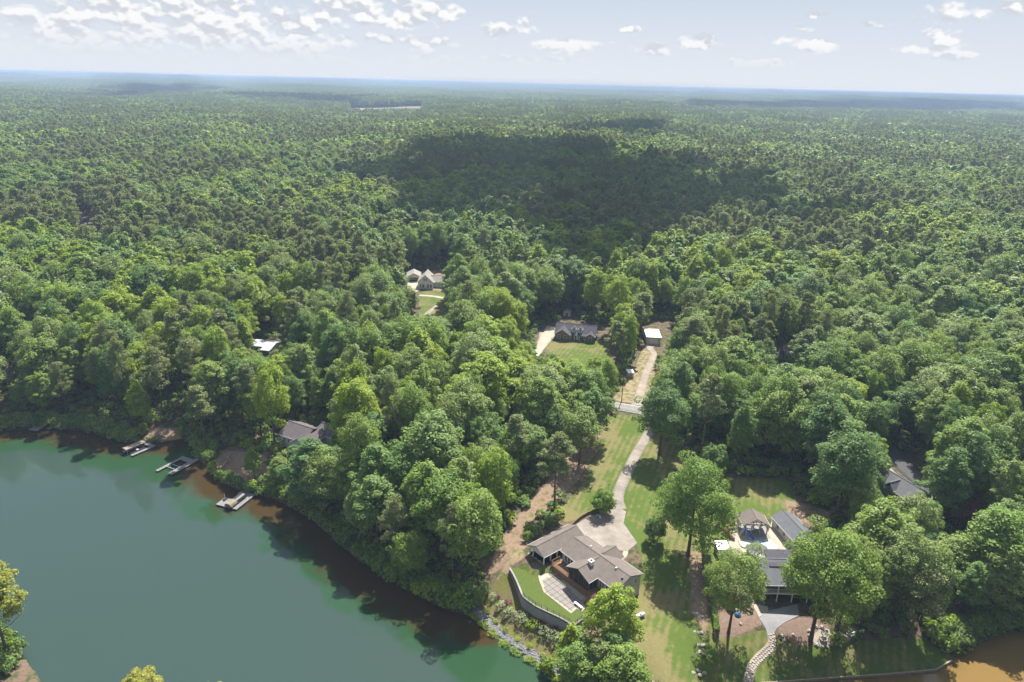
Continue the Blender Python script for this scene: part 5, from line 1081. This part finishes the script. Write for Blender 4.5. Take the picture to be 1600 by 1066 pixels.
def b3(o, L):
    planks(o, -.3, 3.6, 3.0, 6.6, .55, M['grey_deck']); planks(o, -.2, L + .8, -.75, .75, .55, M['grey_deck']); planks(o, L - 1.2, L + .8, .78, 4.6, .56, M['grey_deck'])
    l_ = MB(); l_.beam((2.8, 6.0, .5), (2.8, 6.0, 2.4), .09); l_.beam((2.2, 6.0, 1.2), (2.8, 6.0, .6), .06); l_.build('light_post', M['white'], o); MB().box(1.9, 2.9, 5.3, 6.0, .56, .95).build('dock_box', M['dark'], o)
d3 = dock('boat_dock', (367, 795), (394, 774), 'grey dock with a platform and a covered boat between its arms', b3)
cb = empty('covered_boat', d3.matrix_basis @ Vector((2.4, 1.9, 0)), d3.rotation_euler.z); tag(cb, 'boat under a black and tan canopy in the slip of the grey dock', 'boat')
prof = [(-1.25, .9), (-1.25, 1.25), (-.95, 1.75), (-.4, 2.0), (.4, 2.0), (.95, 1.75), (1.25, 1.25), (1.25, .9)]
MB().profile(prof, -3.0, -.3, 'x').build('canopy_front', simple('tan_canvas', (.24, .20, .15), .9), cb); MB().profile(prof, -.28, 3.2, 'x').build('canopy_back', M['dark'], cb); MB().prism([(-3.3, -.6), (-2.6, -1.1), (3.2, -1.1), (3.2, 1.1), (-2.6, 1.1), (-3.3, .6)], .15, .85).build('hull', M['dark'], cb)
fr_ = MB()
for x in (-2.6, 0, 2.9):
    for y in (-1.3, 1.3): fr_.beam((x, y, -.2), (x, y, 1.2), .07)
fr_.build('lift_frame', M['metal_roof'], cb)
def b1(o, L):
    planks(o, -.4, L + 1.0, -.6, .6, .55, M['grey_deck']); planks(o, -.8, 5.0, 3.6, 4.9, .55, M['grey_deck']); planks(o, L - .6, L + 1.0, .63, 4.9, .56, M['grey_deck']); planks(o, L + 1.05, L + 6.5, 2.8, 4.2, .9, M['wood_pale'])
d1 = dock('boat_dock', (207, 711), (238, 698), 'older dock with a flat tan canopy over its boat lift under overhanging trees', b1)
cn = empty('boat_canopy', d1.matrix_basis @ Vector((2.6, 3.2, 0)), d1.rotation_euler.z); tag(cn, 'flat tan boat lift canopy standing in the older dock', 'canopy')
MB().slab([(-3.4, -1.2, 2.0), (3.2, -1.2, 2.0), (3.2, 0, 2.25), (-3.4, 0, 2.25)], .08).add(*(lambda s: (s.v, s.f))(MB().slab([(-3.4, 1.2, 2.0), (3.2, 1.2, 2.0), (3.2, 0, 2.25), (-3.4, 0, 2.25)], .08))).build('canopy_cloth', simple('tan_cloth', (.27, .22, .18), .9), cn)
for x in (-3.0, 2.8):
    for y in (-1.05, 1.05): MB().beam((x, y, -.2), (x, y, 2.0), .08).build('post', M['metal_roof'], cn)
bt = empty('small_boat', d1.matrix_basis @ Vector((2.8, 1.7, 0)), d1.rotation_euler.z); tag(bt, 'dark open boat moored beside the tan canopy', 'boat'); MB().prism([(-3.0, 0), (-2.0, -.75), (2.2, -.8), (2.2, .8), (-2.0, .75)], .05, .6).build('hull', M['dark'], bt); MB().box(-.5, .1, -.6, .6, .6, .95).build('seat', M['white'], bt); MB().box(2.2, 2.6, -.2, .2, .2, 1.1).build('motor', M['dark'], bt)
def b0(o, L):
    planks(o, -.2, 4.2, -1.8, 1.8, .5, M['grey_deck']); planks(o, 4.25, L + 5, -.6, .6, .55, M['wood_pale']); l_ = MB(); l_.beam((2.0, 1.4, .5), (2.0, 1.4, 2.6), .1); l_.build('light_post', M['white'], o); planks(o, 1.5, 4.6, -5.2, -3.6, .5, M['grey_deck'])
dock('boat_dock', (52, 672), (72, 660), 'dark weathered dock at the left end of the shore', b0)
for (a, b_, lb) in [((335, 698), (362, 722), 'pale fallen trunk lying down the bare bank'), ((362, 708), (338, 745), 'second fallen trunk across the bare bank with its root end uphill')]:
    A_, B_ = Vector(G(*a)), Vector(G(*b_)); lo = empty('fallen_trunk', A_); tag(lo, lb, 'log'); C_ = B_ - A_; lg = MB(); lg.tube([(0, 0, A_.z + .25), (C_.x * .5 + .3, C_.y * .5, A_.z + C_.z * .5 + .35), (C_.x, C_.y, A_.z + C_.z + .25)], .2); lg.build('stem', M['wood_pale'], lo); l2 = MB(); [l2.beam((C_.x * t_, C_.y * t_, A_.z + C_.z * t_ + .3), (C_.x * t_ + .9 * s_, C_.y * t_ - .5, A_.z + C_.z * t_ + .9), .09) for t_, s_ in ((.4, 1), (.65, -1), (.85, 1))]; l2.build('branch', M['wood_pale'], lo)
# ------------------------------------------------------------------ houses further off
def small_windows(o, xs, y, z, w_=.9, h_=1.3, face='-y'):
    for x in xs: window(o, (x, y, z), w_, h_, face)
M['roof_mauve'] = shingle('roof_mauve', (0.135, 0.115, 0.118))
lh, z0 = frame('lakeside_house', -67.5, 197.5, math.radians(-28), 'brown grey roofed house half hidden by trees behind the docks', 'house')
house_shell(lh, -5.5, 4.5, -4.4, 4.4, z0 - 1, z0 + 3.9, z0 + 6.6, M['siding'], 'x'); gable_roof(lh, -6.0, 5.0, -5.0, 5.0, z0 + 3.9, z0 + 6.6, M['roof_mauve'], 'x')
gable_roof(lh, 1.0, 7.8, -7.0, 4.4, z0 + 3.7, z0 + 6.0, M['roof_mauve'], 'y', name='front_gable_roof'); house_shell(lh, 1.5, 7.3, -6.5, 4.0, z0 - 1, z0 + 3.7, z0 + 6.0, M['siding'], 'y'); gable_roof(lh, 3.0, 10.0, 2.0, 9.0, z0 + 3.6, z0 + 6.2, M['roof_mauve'], 'x', name='rear_roof'); MB().box(3.4, 9.6, 2.4, 8.6, z0 - .5, z0 + 3.6).build('rear_wall', M['siding'], lh)
small_windows(lh, (2.8, 4.4, 6.0), -6.5, z0 + 2.2, 1.1, 1.6); small_windows(lh, (-4, -2, 0), -4.4, z0 + 2.2)
mh, z0 = frame('metal_roofed_house', -106.0, 272.3, math.radians(-12), 'small house with pale shiny metal roof showing through the wood', 'house')
house_shell(mh, -5.4, 5.4, -3.2, 3.2, z0 - 1, z0 + 3.2, z0 + 4.1, M['cream']); gable_roof(mh, -5.9, 5.9, -3.7, 3.7, z0 + 3.2, z0 + 4.1, M['metal_roof'], t=.08); MB().slab([(1.5, -6.2, z0 + 2.7), (5.9, -6.2, z0 + 2.7), (5.9, -3.6, z0 + 3.15), (1.5, -3.6, z0 + 3.15)], .08).build('porch_roof', M['metal_roof'], mh); [MB().box(x - .08, x + .08, -6.0, -5.84, z0 - .4, z0 + 2.7).build('post', M['white'], mh) for x in (1.8, 5.6)]; small_windows(mh, (-4, -1.5), -3.2, z0 + 1.8)
bh, z0 = frame('brick_house', 19.2, 291.5, math.atan2(-4.3, 17.6), 'brick ranch house with dark roof, white dormers and arched front porch', 'house')
house_shell(bh, 0.2, 18.2, 1.6, 10.6, z0 - .6, z0 + 3.0, z0 + 6.3, M['brick']); gable_roof(bh, -.3, 18.7, 1.0, 11.2, z0 + 3.0, z0 + 6.3, M['roof_dark'])
for x0, x1, yf in ((.3, 7.0, -.4), (14.4, 18.2, .2)):
    zr_ = z0 + 3.0 + (x1 - x0 + .8) / 2 * .68; house_shell(bh, x0, x1, yf, 4.0, z0 - .6, z0 + 3.0, zr_, M['brick'], 'y', .4); gable_roof(bh, x0 - .4, x1 + .4, yf - .35, 5.0, z0 + 3.0, zr_, M['roof_dark'], 'y', name='front_gable_roof'); tr = MB(); tr.slab([(x0 - .45, yf - .40, z0 + 2.95), (x0 - .45, yf - .34, z0 + 2.95), ((x0 + x1) / 2, yf - .34, zr_ + .02), ((x0 + x1) / 2, yf - .40, zr_ + .02)], .3); tr.slab([(x1 + .45, yf - .40, z0 + 2.95), (x1 + .45, yf - .34, z0 + 2.95), ((x0 + x1) / 2, yf - .34, zr_ + .02), ((x0 + x1) / 2, yf - .40, zr_ + .02)], .3); tr.build('bargeboard', M['white'], bh)
small_windows(bh, (2.2, 5.0), -.4, z0 + 1.6, 1.0, 1.7); small_windows(bh, (16.3,), .2, z0 + 1.6, 1.1, 1.7); small_windows(bh, (8.2, 12.6, 13.8), 1.6, z0 + 1.6, .9, 1.6); door(bh, (10.2, 1.6, z0), 1.1, 2.1, '-y')
for x in (8.5, 11.4):
    MB().box(x - .75, x + .75, 1.9, 4.4, z0 + 3.3, z0 + 5.2).build('dormer', M['white'], bh); gable_roof(bh, x - 1.0, x + 1.0, 1.6, 5.0, z0 + 5.1, z0 + 6.0, M['roof_dark'], 'y', .1, 'dormer_roof'); window(bh, (x, 1.9, z0 + 4.5), .7, 1.0, '-y')
for x in (7.2, 9.2, 11.4, 14.0): MB().box(x - .1, x + .1, .05, .25, z0 - .3, z0 + 2.9).build('porch_post', M['white'], bh)
MB().slab([(6.9, -.2, z0 + 2.9), (14.6, -.2, z0 + 2.9), (14.6, 1.6, z0 + 3.5), (6.9, 1.6, z0 + 3.5)], .14).build('porch_roof', M['roof_dark'], bh); MB().box(7.0, 14.4, -.3, 1.58, z0 - .5, z0 + .12).build('porch_floor', M['concrete'], bh)
for i, x in enumerate([-.6, 1.2, 3.4, 5.8, 8.0, 11.8, 15.2, 17.4]):
    q = Matrix.Rotation(bh.rotation_euler.z, 4, 'Z') @ Vector((x, -1.1 if x < 14 else -.6, 0)) + bh.location; shrub(q.x, q.y, .7, .95, 'dark', 'low dark shrub, number %s along the front of the brick house from its left corner' % ['one', 'two', 'three', 'four', 'five', 'six', 'seven', 'eight'][i], 'shrubs along the brick house')
car, z0 = frame('car', 14.4, 302.6, math.radians(78), 'dark blue car parked on the pale drive left of the brick house', 'car', dz=.1); CB = simple('car_paint', (.02, .03, .06), .25, .6, .1)
MB().profile([(-.88, .35), (.88, .35), (.92, .62), (.88, .92), (-.88, .92), (-.92, .62)], -2.3, 2.3, 'x'); cbod = MB(); cbod.profile([(-.9, z0 + .3), (.9, z0 + .3), (.93, z0 + .6), (.86, z0 + .92), (-.86, z0 + .92), (-.93, z0 + .6)], -2.3, 2.3, 'x'); bo = cbod.build('body', CB, car, .06)
cabv = [(-1.5, .78, .92), (1.0, .78, .92), (1.0, -.78, .92), (-1.5, -.78, .92), (-1.1, .62, 1.48), (.35, .62, 1.48), (.35, -.62, 1.48), (-1.1, -.62, 1.48)]; MB().add([(x, y, z + z0) for x, y, z in cabv], [(4, 5, 6, 7), (0, 1, 5, 4), (1, 2, 6, 5), (2, 3, 7, 6), (3, 0, 4, 7)]).build('window', M['glass'], car); MB().box(-1.12, .37, -.64, .64, z0 + 1.475, z0 + 1.53).build('roof', CB, car, .03)
for x in (-1.4, 1.4):
    for y in (-.86, .86):
        v = MB(); n_ = 14; v.add([(x + .33 * math.cos(6.283 * i / n_), y + d_, z0 + .33 + .33 * math.sin(6.283 * i / n_)) for d_ in (-.11, .11) for i in range(n_)], [tuple(range(n_)), tuple(range(n_, 2 * n_))[::-1]] + [(i, n_ + i, n_ + (i + 1) % n_, (i + 1) % n_) for i in range(n_)]); v.build('wheel', M['dark'], car)
for x, m_ in ((2.29, 'white'), (-2.33, 'red')):
    for y in (-.65, .65): MB().box(x, x + .04, y - .18, y + .18, z0 + .6, z0 + .76).build('headlight' if x > 0 else 'tail_light', M[m_], car)
gs, z0 = frame('backyard_shed', 27.3, 325.6, -.2, 'little pale shed against the dark trees behind the brick house', 'shed'); house_shell(gs, -1.7, 1.7, -1.3, 1.3, z0 - .3, z0 + 2.2, z0 + 3.2, M['cream'], 'y', .2); gable_roof(gs, -1.9, 1.9, -1.5, 1.5, z0 + 2.2, z0 + 3.2, M['roof_tan'], 'y', .1); door(gs, (0, -1.3, z0), 1.2, 1.8, '-y', M['timber'])
ws, z0 = frame('white_workshop', 63.8, 292.2, math.radians(-3), 'cream workshop with flat white roof at the end of the dirt drive', 'building'); MB().box(-3.1, 3.1, -5, 5, z0 - .5, z0 + 3.4).build('wall', M['cream'], ws); MB().slab([(-3.4, -5.3, z0 + 3.45), (3.4, -5.3, z0 + 3.45), (3.4, 5.3, z0 + 3.75), (-3.4, 5.3, z0 + 3.75)], .14).build('roof', M['white'], ws); MB().box(-1.8, 1.8, -5.08, -5.0, z0, z0 + 2.7).build('garage_door', M['white'], ws); MB().box(-3.4, 3.4, -5.38, -5.3, z0 + 3.2, z0 + 3.5).build('fascia', M['white'], ws)
ss, z0 = frame('small_white_shed', 47.4, 250.6, .1, 'tiny white walled shed beside the dirt drive', 'shed'); MB().box(-1.1, 1.1, -1.3, 1.3, z0 - .3, z0 + 2.3).build('wall', M['siding'], ss); MB().slab([(-1.3, -1.5, z0 + 2.3), (1.3, -1.5, z0 + 2.3), (1.3, 1.5, z0 + 2.7), (-1.3, 1.5, z0 + 2.7)], .1).build('roof', M['white'], ss); door(ss, (0, -1.3, z0), .9, 1.8, '-y', M['wood_pale'])
ga, z0 = frame('detached_garage', -57.2, 379.1, math.atan2(.8, 5.8), 'detached pale garage with dark door beside the white gabled house', 'garage'); house_shell(ga, -3.6, 3.6, 0, 9.5, z0 - .4, z0 + 2.9, z0 + 5.0, M['cream'], 'y', .4); gable_roof(ga, -4.1, 4.1, -.5, 10, z0 + 2.9, z0 + 5.0, M['roof_tan'], 'y'); MB().box(-2.5, 2.5, -.07, -.005, z0, z0 + 2.3).build('garage_door', M['glass'], ga)
wh, z0 = frame('white_gabled_house', -48.8, 365.1, 0.0, 'white house with steep pale gable roof in the far clearing', 'house'); house_shell(wh, -4.2, 4.2, 0, 12, z0 - .4, z0 + 3.6, z0 + 8.0, M['white'], 'y', .4); gable_roof(wh, -4.7, 4.7, -.4, 12.4, z0 + 3.6, z0 + 8.0, M['roof_tan'], 'y'); house_shell(wh, 3.0, 9.5, 3.5, 11, z0 - .4, z0 + 3.2, z0 + 6.0, M['white'], 'x', .4); gable_roof(wh, 2.0, 10, 3.0, 11.5, z0 + 3.2, z0 + 6.0, M['roof_tan'], 'x', name='side_roof')
small_windows(wh, (-2.8, -1.2, 1.4, 3.0), 0, z0 + 1.7, .9, 1.9); small_windows(wh, (-.6, .6), 0, z0 + 5.3, .8, 1.4)
drape('house_court', GP([(630, 450), (634, 436), (658, 442), (656, 454), (640, 462)]), M['concrete_pale'], .1); lay('house_lane', gw((655, 462), (676, 463), (692, 466)), 3.0, M['concrete_pale'], .09); lay('garden_lane', gw((684, 478), (672, 486), (664, 494), (656, 506)), 2.6, M['gravel'], .09)
rh, z0 = frame('wooded_house', 115.2, 171.6, math.radians(-67), 'grey brown roofed house deep in trees beside the curving asphalt drive', 'house'); house_shell(rh, -5.5, 5.5, -4, 4, z0 - 1, z0 + 3.2, z0 + 6.0, M['siding']); gable_roof(rh, -6, 6, -4.6, 4.6, z0 + 3.2, z0 + 6.0, M['roof_grey']); gable_roof(rh, -3.2, .4, -5.2, -.5, z0 + 3.6, z0 + 5.6, M['roof_grey'], 'y', name='dormer_roof'); MB().box(-2.8, 0, -4.7, -2, z0 + 2.6, z0 + 3.8).build('dormer', M['siding'], rh); window(rh, (-1.4, -4.7, z0 + 3.2), .9, .8, '-y'); gable_roof(rh, 6.2, 11, -2.6, 2.6, z0 + 2.8, z0 + 4.4, M['roof_grey'], name='garage_roof'); MB().box(6.4, 10.6, -2.2, 2.2, z0 - 1, z0 + 2.8).build('garage_wall', M['siding'], rh)
lay('asphalt_drive', gw((1384, 690), (1395, 708), (1410, 726), (1430, 742), (1452, 766), (1462, 782)), [4, 6, 7.5, 7.5, 6, 4], M['asphalt'], .09); drape('drive_apron', GP([(1383, 738), (1392, 732), (1402, 742), (1396, 752)]), M['concrete'], .1, .7)
fh, z0 = frame('far_wooded_house', 117, 276, .2, 'dark roofed house corner glimpsed among trees on the right', 'house'); house_shell(fh, -5, 5, -4, 4, z0 - .5, z0 + 3, z0 + 5.6, M['siding']); gable_roof(fh, -5.5, 5.5, -4.6, 4.6, z0 + 3, z0 + 5.6, M['roof_dark']); gable_roof(fh, -.5, 4, -6.5, 0, z0 + 2.8, z0 + 4.8, M['roof_dark'], 'y', name='front_gable_roof'); house_shell(fh, 0, 3.5, -6, 0, z0 - .5, z0 + 2.8, z0 + 4.8, M['siding'], 'y'); small_windows(fh, (1.8,), -6, z0 + 1.5)
x_, y_, _ = G(6, 590); eh, z0 = frame('edge_house', x_, y_, .1, 'grey roofed house at the extreme left among trees', 'house'); house_shell(eh, -5, 4, -3.5, 3.5, z0 - .5, z0 + 3, z0 + 5.2, M['cream']); gable_roof(eh, -5.5, 4.5, -4, 4, z0 + 3, z0 + 5.2, M['roof_brown'])
M['roof_far'] = simple('far_roof', (.40, .39, .38), .7)
for px, py, L_, w_, h_, lb in [(1510, 184, 70, 24, 6, 'long low white roofed building far off near the right horizon'), (623, 175, 16, 9, 5, 'larger white farm building in the distant tan clearing'), (605, 175, 9, 7, 4, 'smaller pale farm building in the distant tan clearing'), (1117, 148, 40, 18, 10, 'white speck of a building near the horizon')]:
    x_, y_, _ = G(px, py); lift_ = 12 if px == 1117 else 0; fb_, z0 = frame('distant_building', x_, y_, 0, lb, 'building'); MB().box(-L_ / 2, L_ / 2, -w_ / 2, w_ / 2, z0 - 1, z0 + h_ + lift_).build('wall', M['cream'], fb_); gable_roof(fb_, -L_ / 2 - 1, L_ / 2 + 1, -w_ / 2 - 1, w_ / 2 + 1, z0 + h_ + lift_, z0 + h_ + lift_ + w_ * .14, M['roof_far'], fascia=False)
drape('clearing', Z_OPEN[-1], simple('dry_field', (.23, .195, .11), .9, .1, .25, .02), .3, 25); lay('far_road', gw((136, 322), (131, 336), (134, 350), (142, 366)), [6, 7, 7.5, 8], M['asphalt'], .12, 3); drape('road_verge', GP([(122, 326), (130, 324), (127, 345), (123, 352)]), simple('verge', (.25, .21, .06), .9), .1, 3)
po, z0 = frame('utility_pole', 40.9, 227.9, math.radians(-8), 'dark wooden utility pole with cross arm beside the road', 'pole'); MB().cyl(0, 0, z0 - .5, z0 + 11, .17, 10, .12).build('shaft', M['timber'], po); MB().box(-1.1, 1.1, -.06, .06, z0 + 10.1, z0 + 10.25).build('cross_arm', M['timber'], po); MB().cyl(.28, 0, z0 + 8.6, z0 + 9.5, .2).build('transformer', M['stone'], po); MB().beam((0, -.1, z0 + 6), (-1.8, -3.6, z0), .035).build('guy_wire', M['dark'], po)
for x in (-1, 0, 1): [MB().tube([(s_ * t_ * 55, x * .9 + t_ * 4, z0 + 10.3 - 1.6 * math.sin(math.pi * t_)) for t_ in np.linspace(0, 1, 12)], .03, 4).build('wire', M['dark'], po) for s_ in (-1, 1)]
lp, z0 = frame('lamp_post', *G(950, 778)[:2], 0, 'thin dark post standing in the lawn edge above the parking court', 'post'); MB().cyl(0, 0, z0 - .2, z0 + 4.2, .06, 8, .05).build('shaft', M['dark'], lp); MB().cyl(0, 0, z0 + 4.2, z0 + 4.6, .14, 8, .10).build('lantern', M['dark'], lp)
# ------------------------------------------------------------------ undergrowth below the trees and along the shore
UP = bpy.data.collections.new('bush_kinds')
for i in range(4): UP.objects.link(bpy.data.objects.new('bush_%d' % i, bush_mesh(820 + i, 260, .15, M[['leaf_mid', 'leaf_dark', 'leaf_mid', 'leaf_bright'][i]], 14)))
rng = np.random.default_rng(61); p = scatter(60, 430, 3.1, rng); pe = scatter(60, 330, 1.5, rng); de = np.minimum(sdist(pe[:, 0], pe[:, 1], LAKE), sdist(pe[:, 0], pe[:, 1], COVE)); p = np.r_[p, pe[(de > -.5) & (de < 4.5)]]; x, y = p.T; dw = np.minimum(sdist(x, y, LAKE), sdist(x, y, COVE)); ok = (dw > -.3) & (~near_bank(x, y) | (x < at_z(24, 1040, 1.0)[0]))
for z_ in Z_OPEN: ok &= sdist(x, y, z_) > .2
x, y, dw = x[ok], y[ok], dw[ok]; n_ = len(x); hh = rng.uniform(1.6, 4.2, n_) * np.where(dw < 6, 1.25, 1); rr_ = rng.uniform(1.2, 2.2, n_)
nt_ = bpy.data.node_groups['trees_on_points'].copy(); nt_.name = 'bushes_on_points'
for nd in nt_.nodes:
    if nd.type == 'COLLECTION_INFO': nd.inputs['Collection'].default_value = UP
ua = np.stack([x, y, land(x, y) - .2, hh, rr_, (rng.random(n_) * 3.3).astype(int), rng.uniform(0, 6.28, n_)], 1)
me = bpy.data.meshes.new('undergrowth'); me.vertices.add(n_); me.vertices.foreach_set('co', ua[:, :3].astype(np.float32).ravel())
for nm_, typ, key, val in (('kind_index', 'INT', 'value', ua[:, 5].astype(np.int32)), ('size', 'FLOAT_VECTOR', 'vector', np.stack([rr_, rr_, hh / 1.7], 1).astype(np.float32)), ('turn', 'FLOAT', 'value', ua[:, 6].astype(np.float32))): at = me.attributes.new(nm_, typ, 'POINT'); at.data.foreach_set(key, val.ravel())
uo = link(bpy.data.objects.new('undergrowth', me)); uo.modifiers.new('bushes', 'NODES').node_group = nt_; tag(uo, kind='stuff')
# ------------------------------------------------------------------ cumulus overhead, between the sun and the shaded woods
def cloud_mat(t):
    d_ = t.n('ShaderNodeBsdfDiffuse'); d_.inputs[0].default_value = (.9, .9, .9, 1); r_ = t.n('ShaderNodeBsdfTranslucent'); r_.inputs[0].default_value = (.6, .62, .66, 1); m_ = t.n('ShaderNodeMixShader'); m_.inputs[0].default_value = .4
    t.links.new(d_.outputs[0], m_.inputs[1]); t.links.new(r_.outputs[0], m_.inputs[2]); return m_.outputs[0]
M['cloud'] = mat('cloud', cloud_mat)
import bmesh
def cloud(poly_px, zc, step, seed):
    poly = np.array([at_z(*p, 28.0) for p in poly_px]) + np.array([SUN_DIR.x, SUN_DIR.y]) * (zc / SUN_DIR.z); rng = np.random.default_rng(seed); x0, y0 = poly.min(0); x1, y1 = poly.max(0); V = []; F = []; o = 0
    bm = bmesh.new(); bmesh.ops.create_icosphere(bm, subdivisions=3, radius=1); sv = np.array([v.co for v in bm.verts]); sf = np.array([[v.index for v in f.verts] for f in bm.faces]); bm.free()
    for cx in np.arange(x0, x1, step):
        for cy_ in np.arange(y0, y1, step):
            c_ = np.array([cx, cy_]) + rng.uniform(-.3, .3, 2) * step; d_ = -sdist(np.array([c_[0]]), np.array([c_[1]]), poly)[0]
            if d_ < -step * .35 or (d_ < step * .9 and rng.random() < .22): continue
            r_ = step * rng.uniform(.6, .95) * (rng.uniform(.35, .85) if d_ < step * .9 else 1); a = sv * (1 + .10 * np.sin(sv @ rng.normal(size=3) * 4 + rng.uniform(0, 6))[:, None] + .06 * np.sin(sv @ rng.normal(size=3) * 9)[:, None])
            a = a * np.array([r_, r_, r_ * (.75 + .5 * min(1, d_ / (2 * step)))]); a[:, 2] = np.maximum(a[:, 2], -r_ * .25); V.append(a + np.array([*c_, zc])); F.append(sf + o); o += len(sv)
    tag(link(bpy.data.objects.new('clouds', mesh_np('clouds', np.concatenate(V), np.concatenate(F), [M['cloud']], smooth=True))), kind='stuff')
cloud([(500, 290), (575, 278), (640, 252), (705, 238), (860, 234), (960, 252), (1060, 268), (1150, 292), (1300, 322), (1290, 344), (1130, 362), (1040, 386), (980, 410), (890, 408), (800, 385), (730, 352), (650, 330), (560, 312)], 1050.0, 52, 1)
cloud([(1150, 326), (1250, 330), (1345, 346), (1330, 360), (1240, 352), (1160, 346)], 1050.0, 40, 5)
cloud([(385, 150), (480, 150), (560, 156), (555, 166), (460, 164), (390, 160)], 1200.0, 120, 6)
cloud([(150, 140), (300, 138), (330, 150), (180, 156)], 1200.0, 150, 7)
cloud([(885, 206), (960, 203), (1040, 208), (1050, 220), (960, 224), (890, 218)], 1150.0, 90, 2)
cloud([(1100, 166), (1250, 163), (1450, 162), (1620, 166), (1620, 182), (1400, 180), (1200, 178), (1110, 176)], 1250.0, 190, 3)
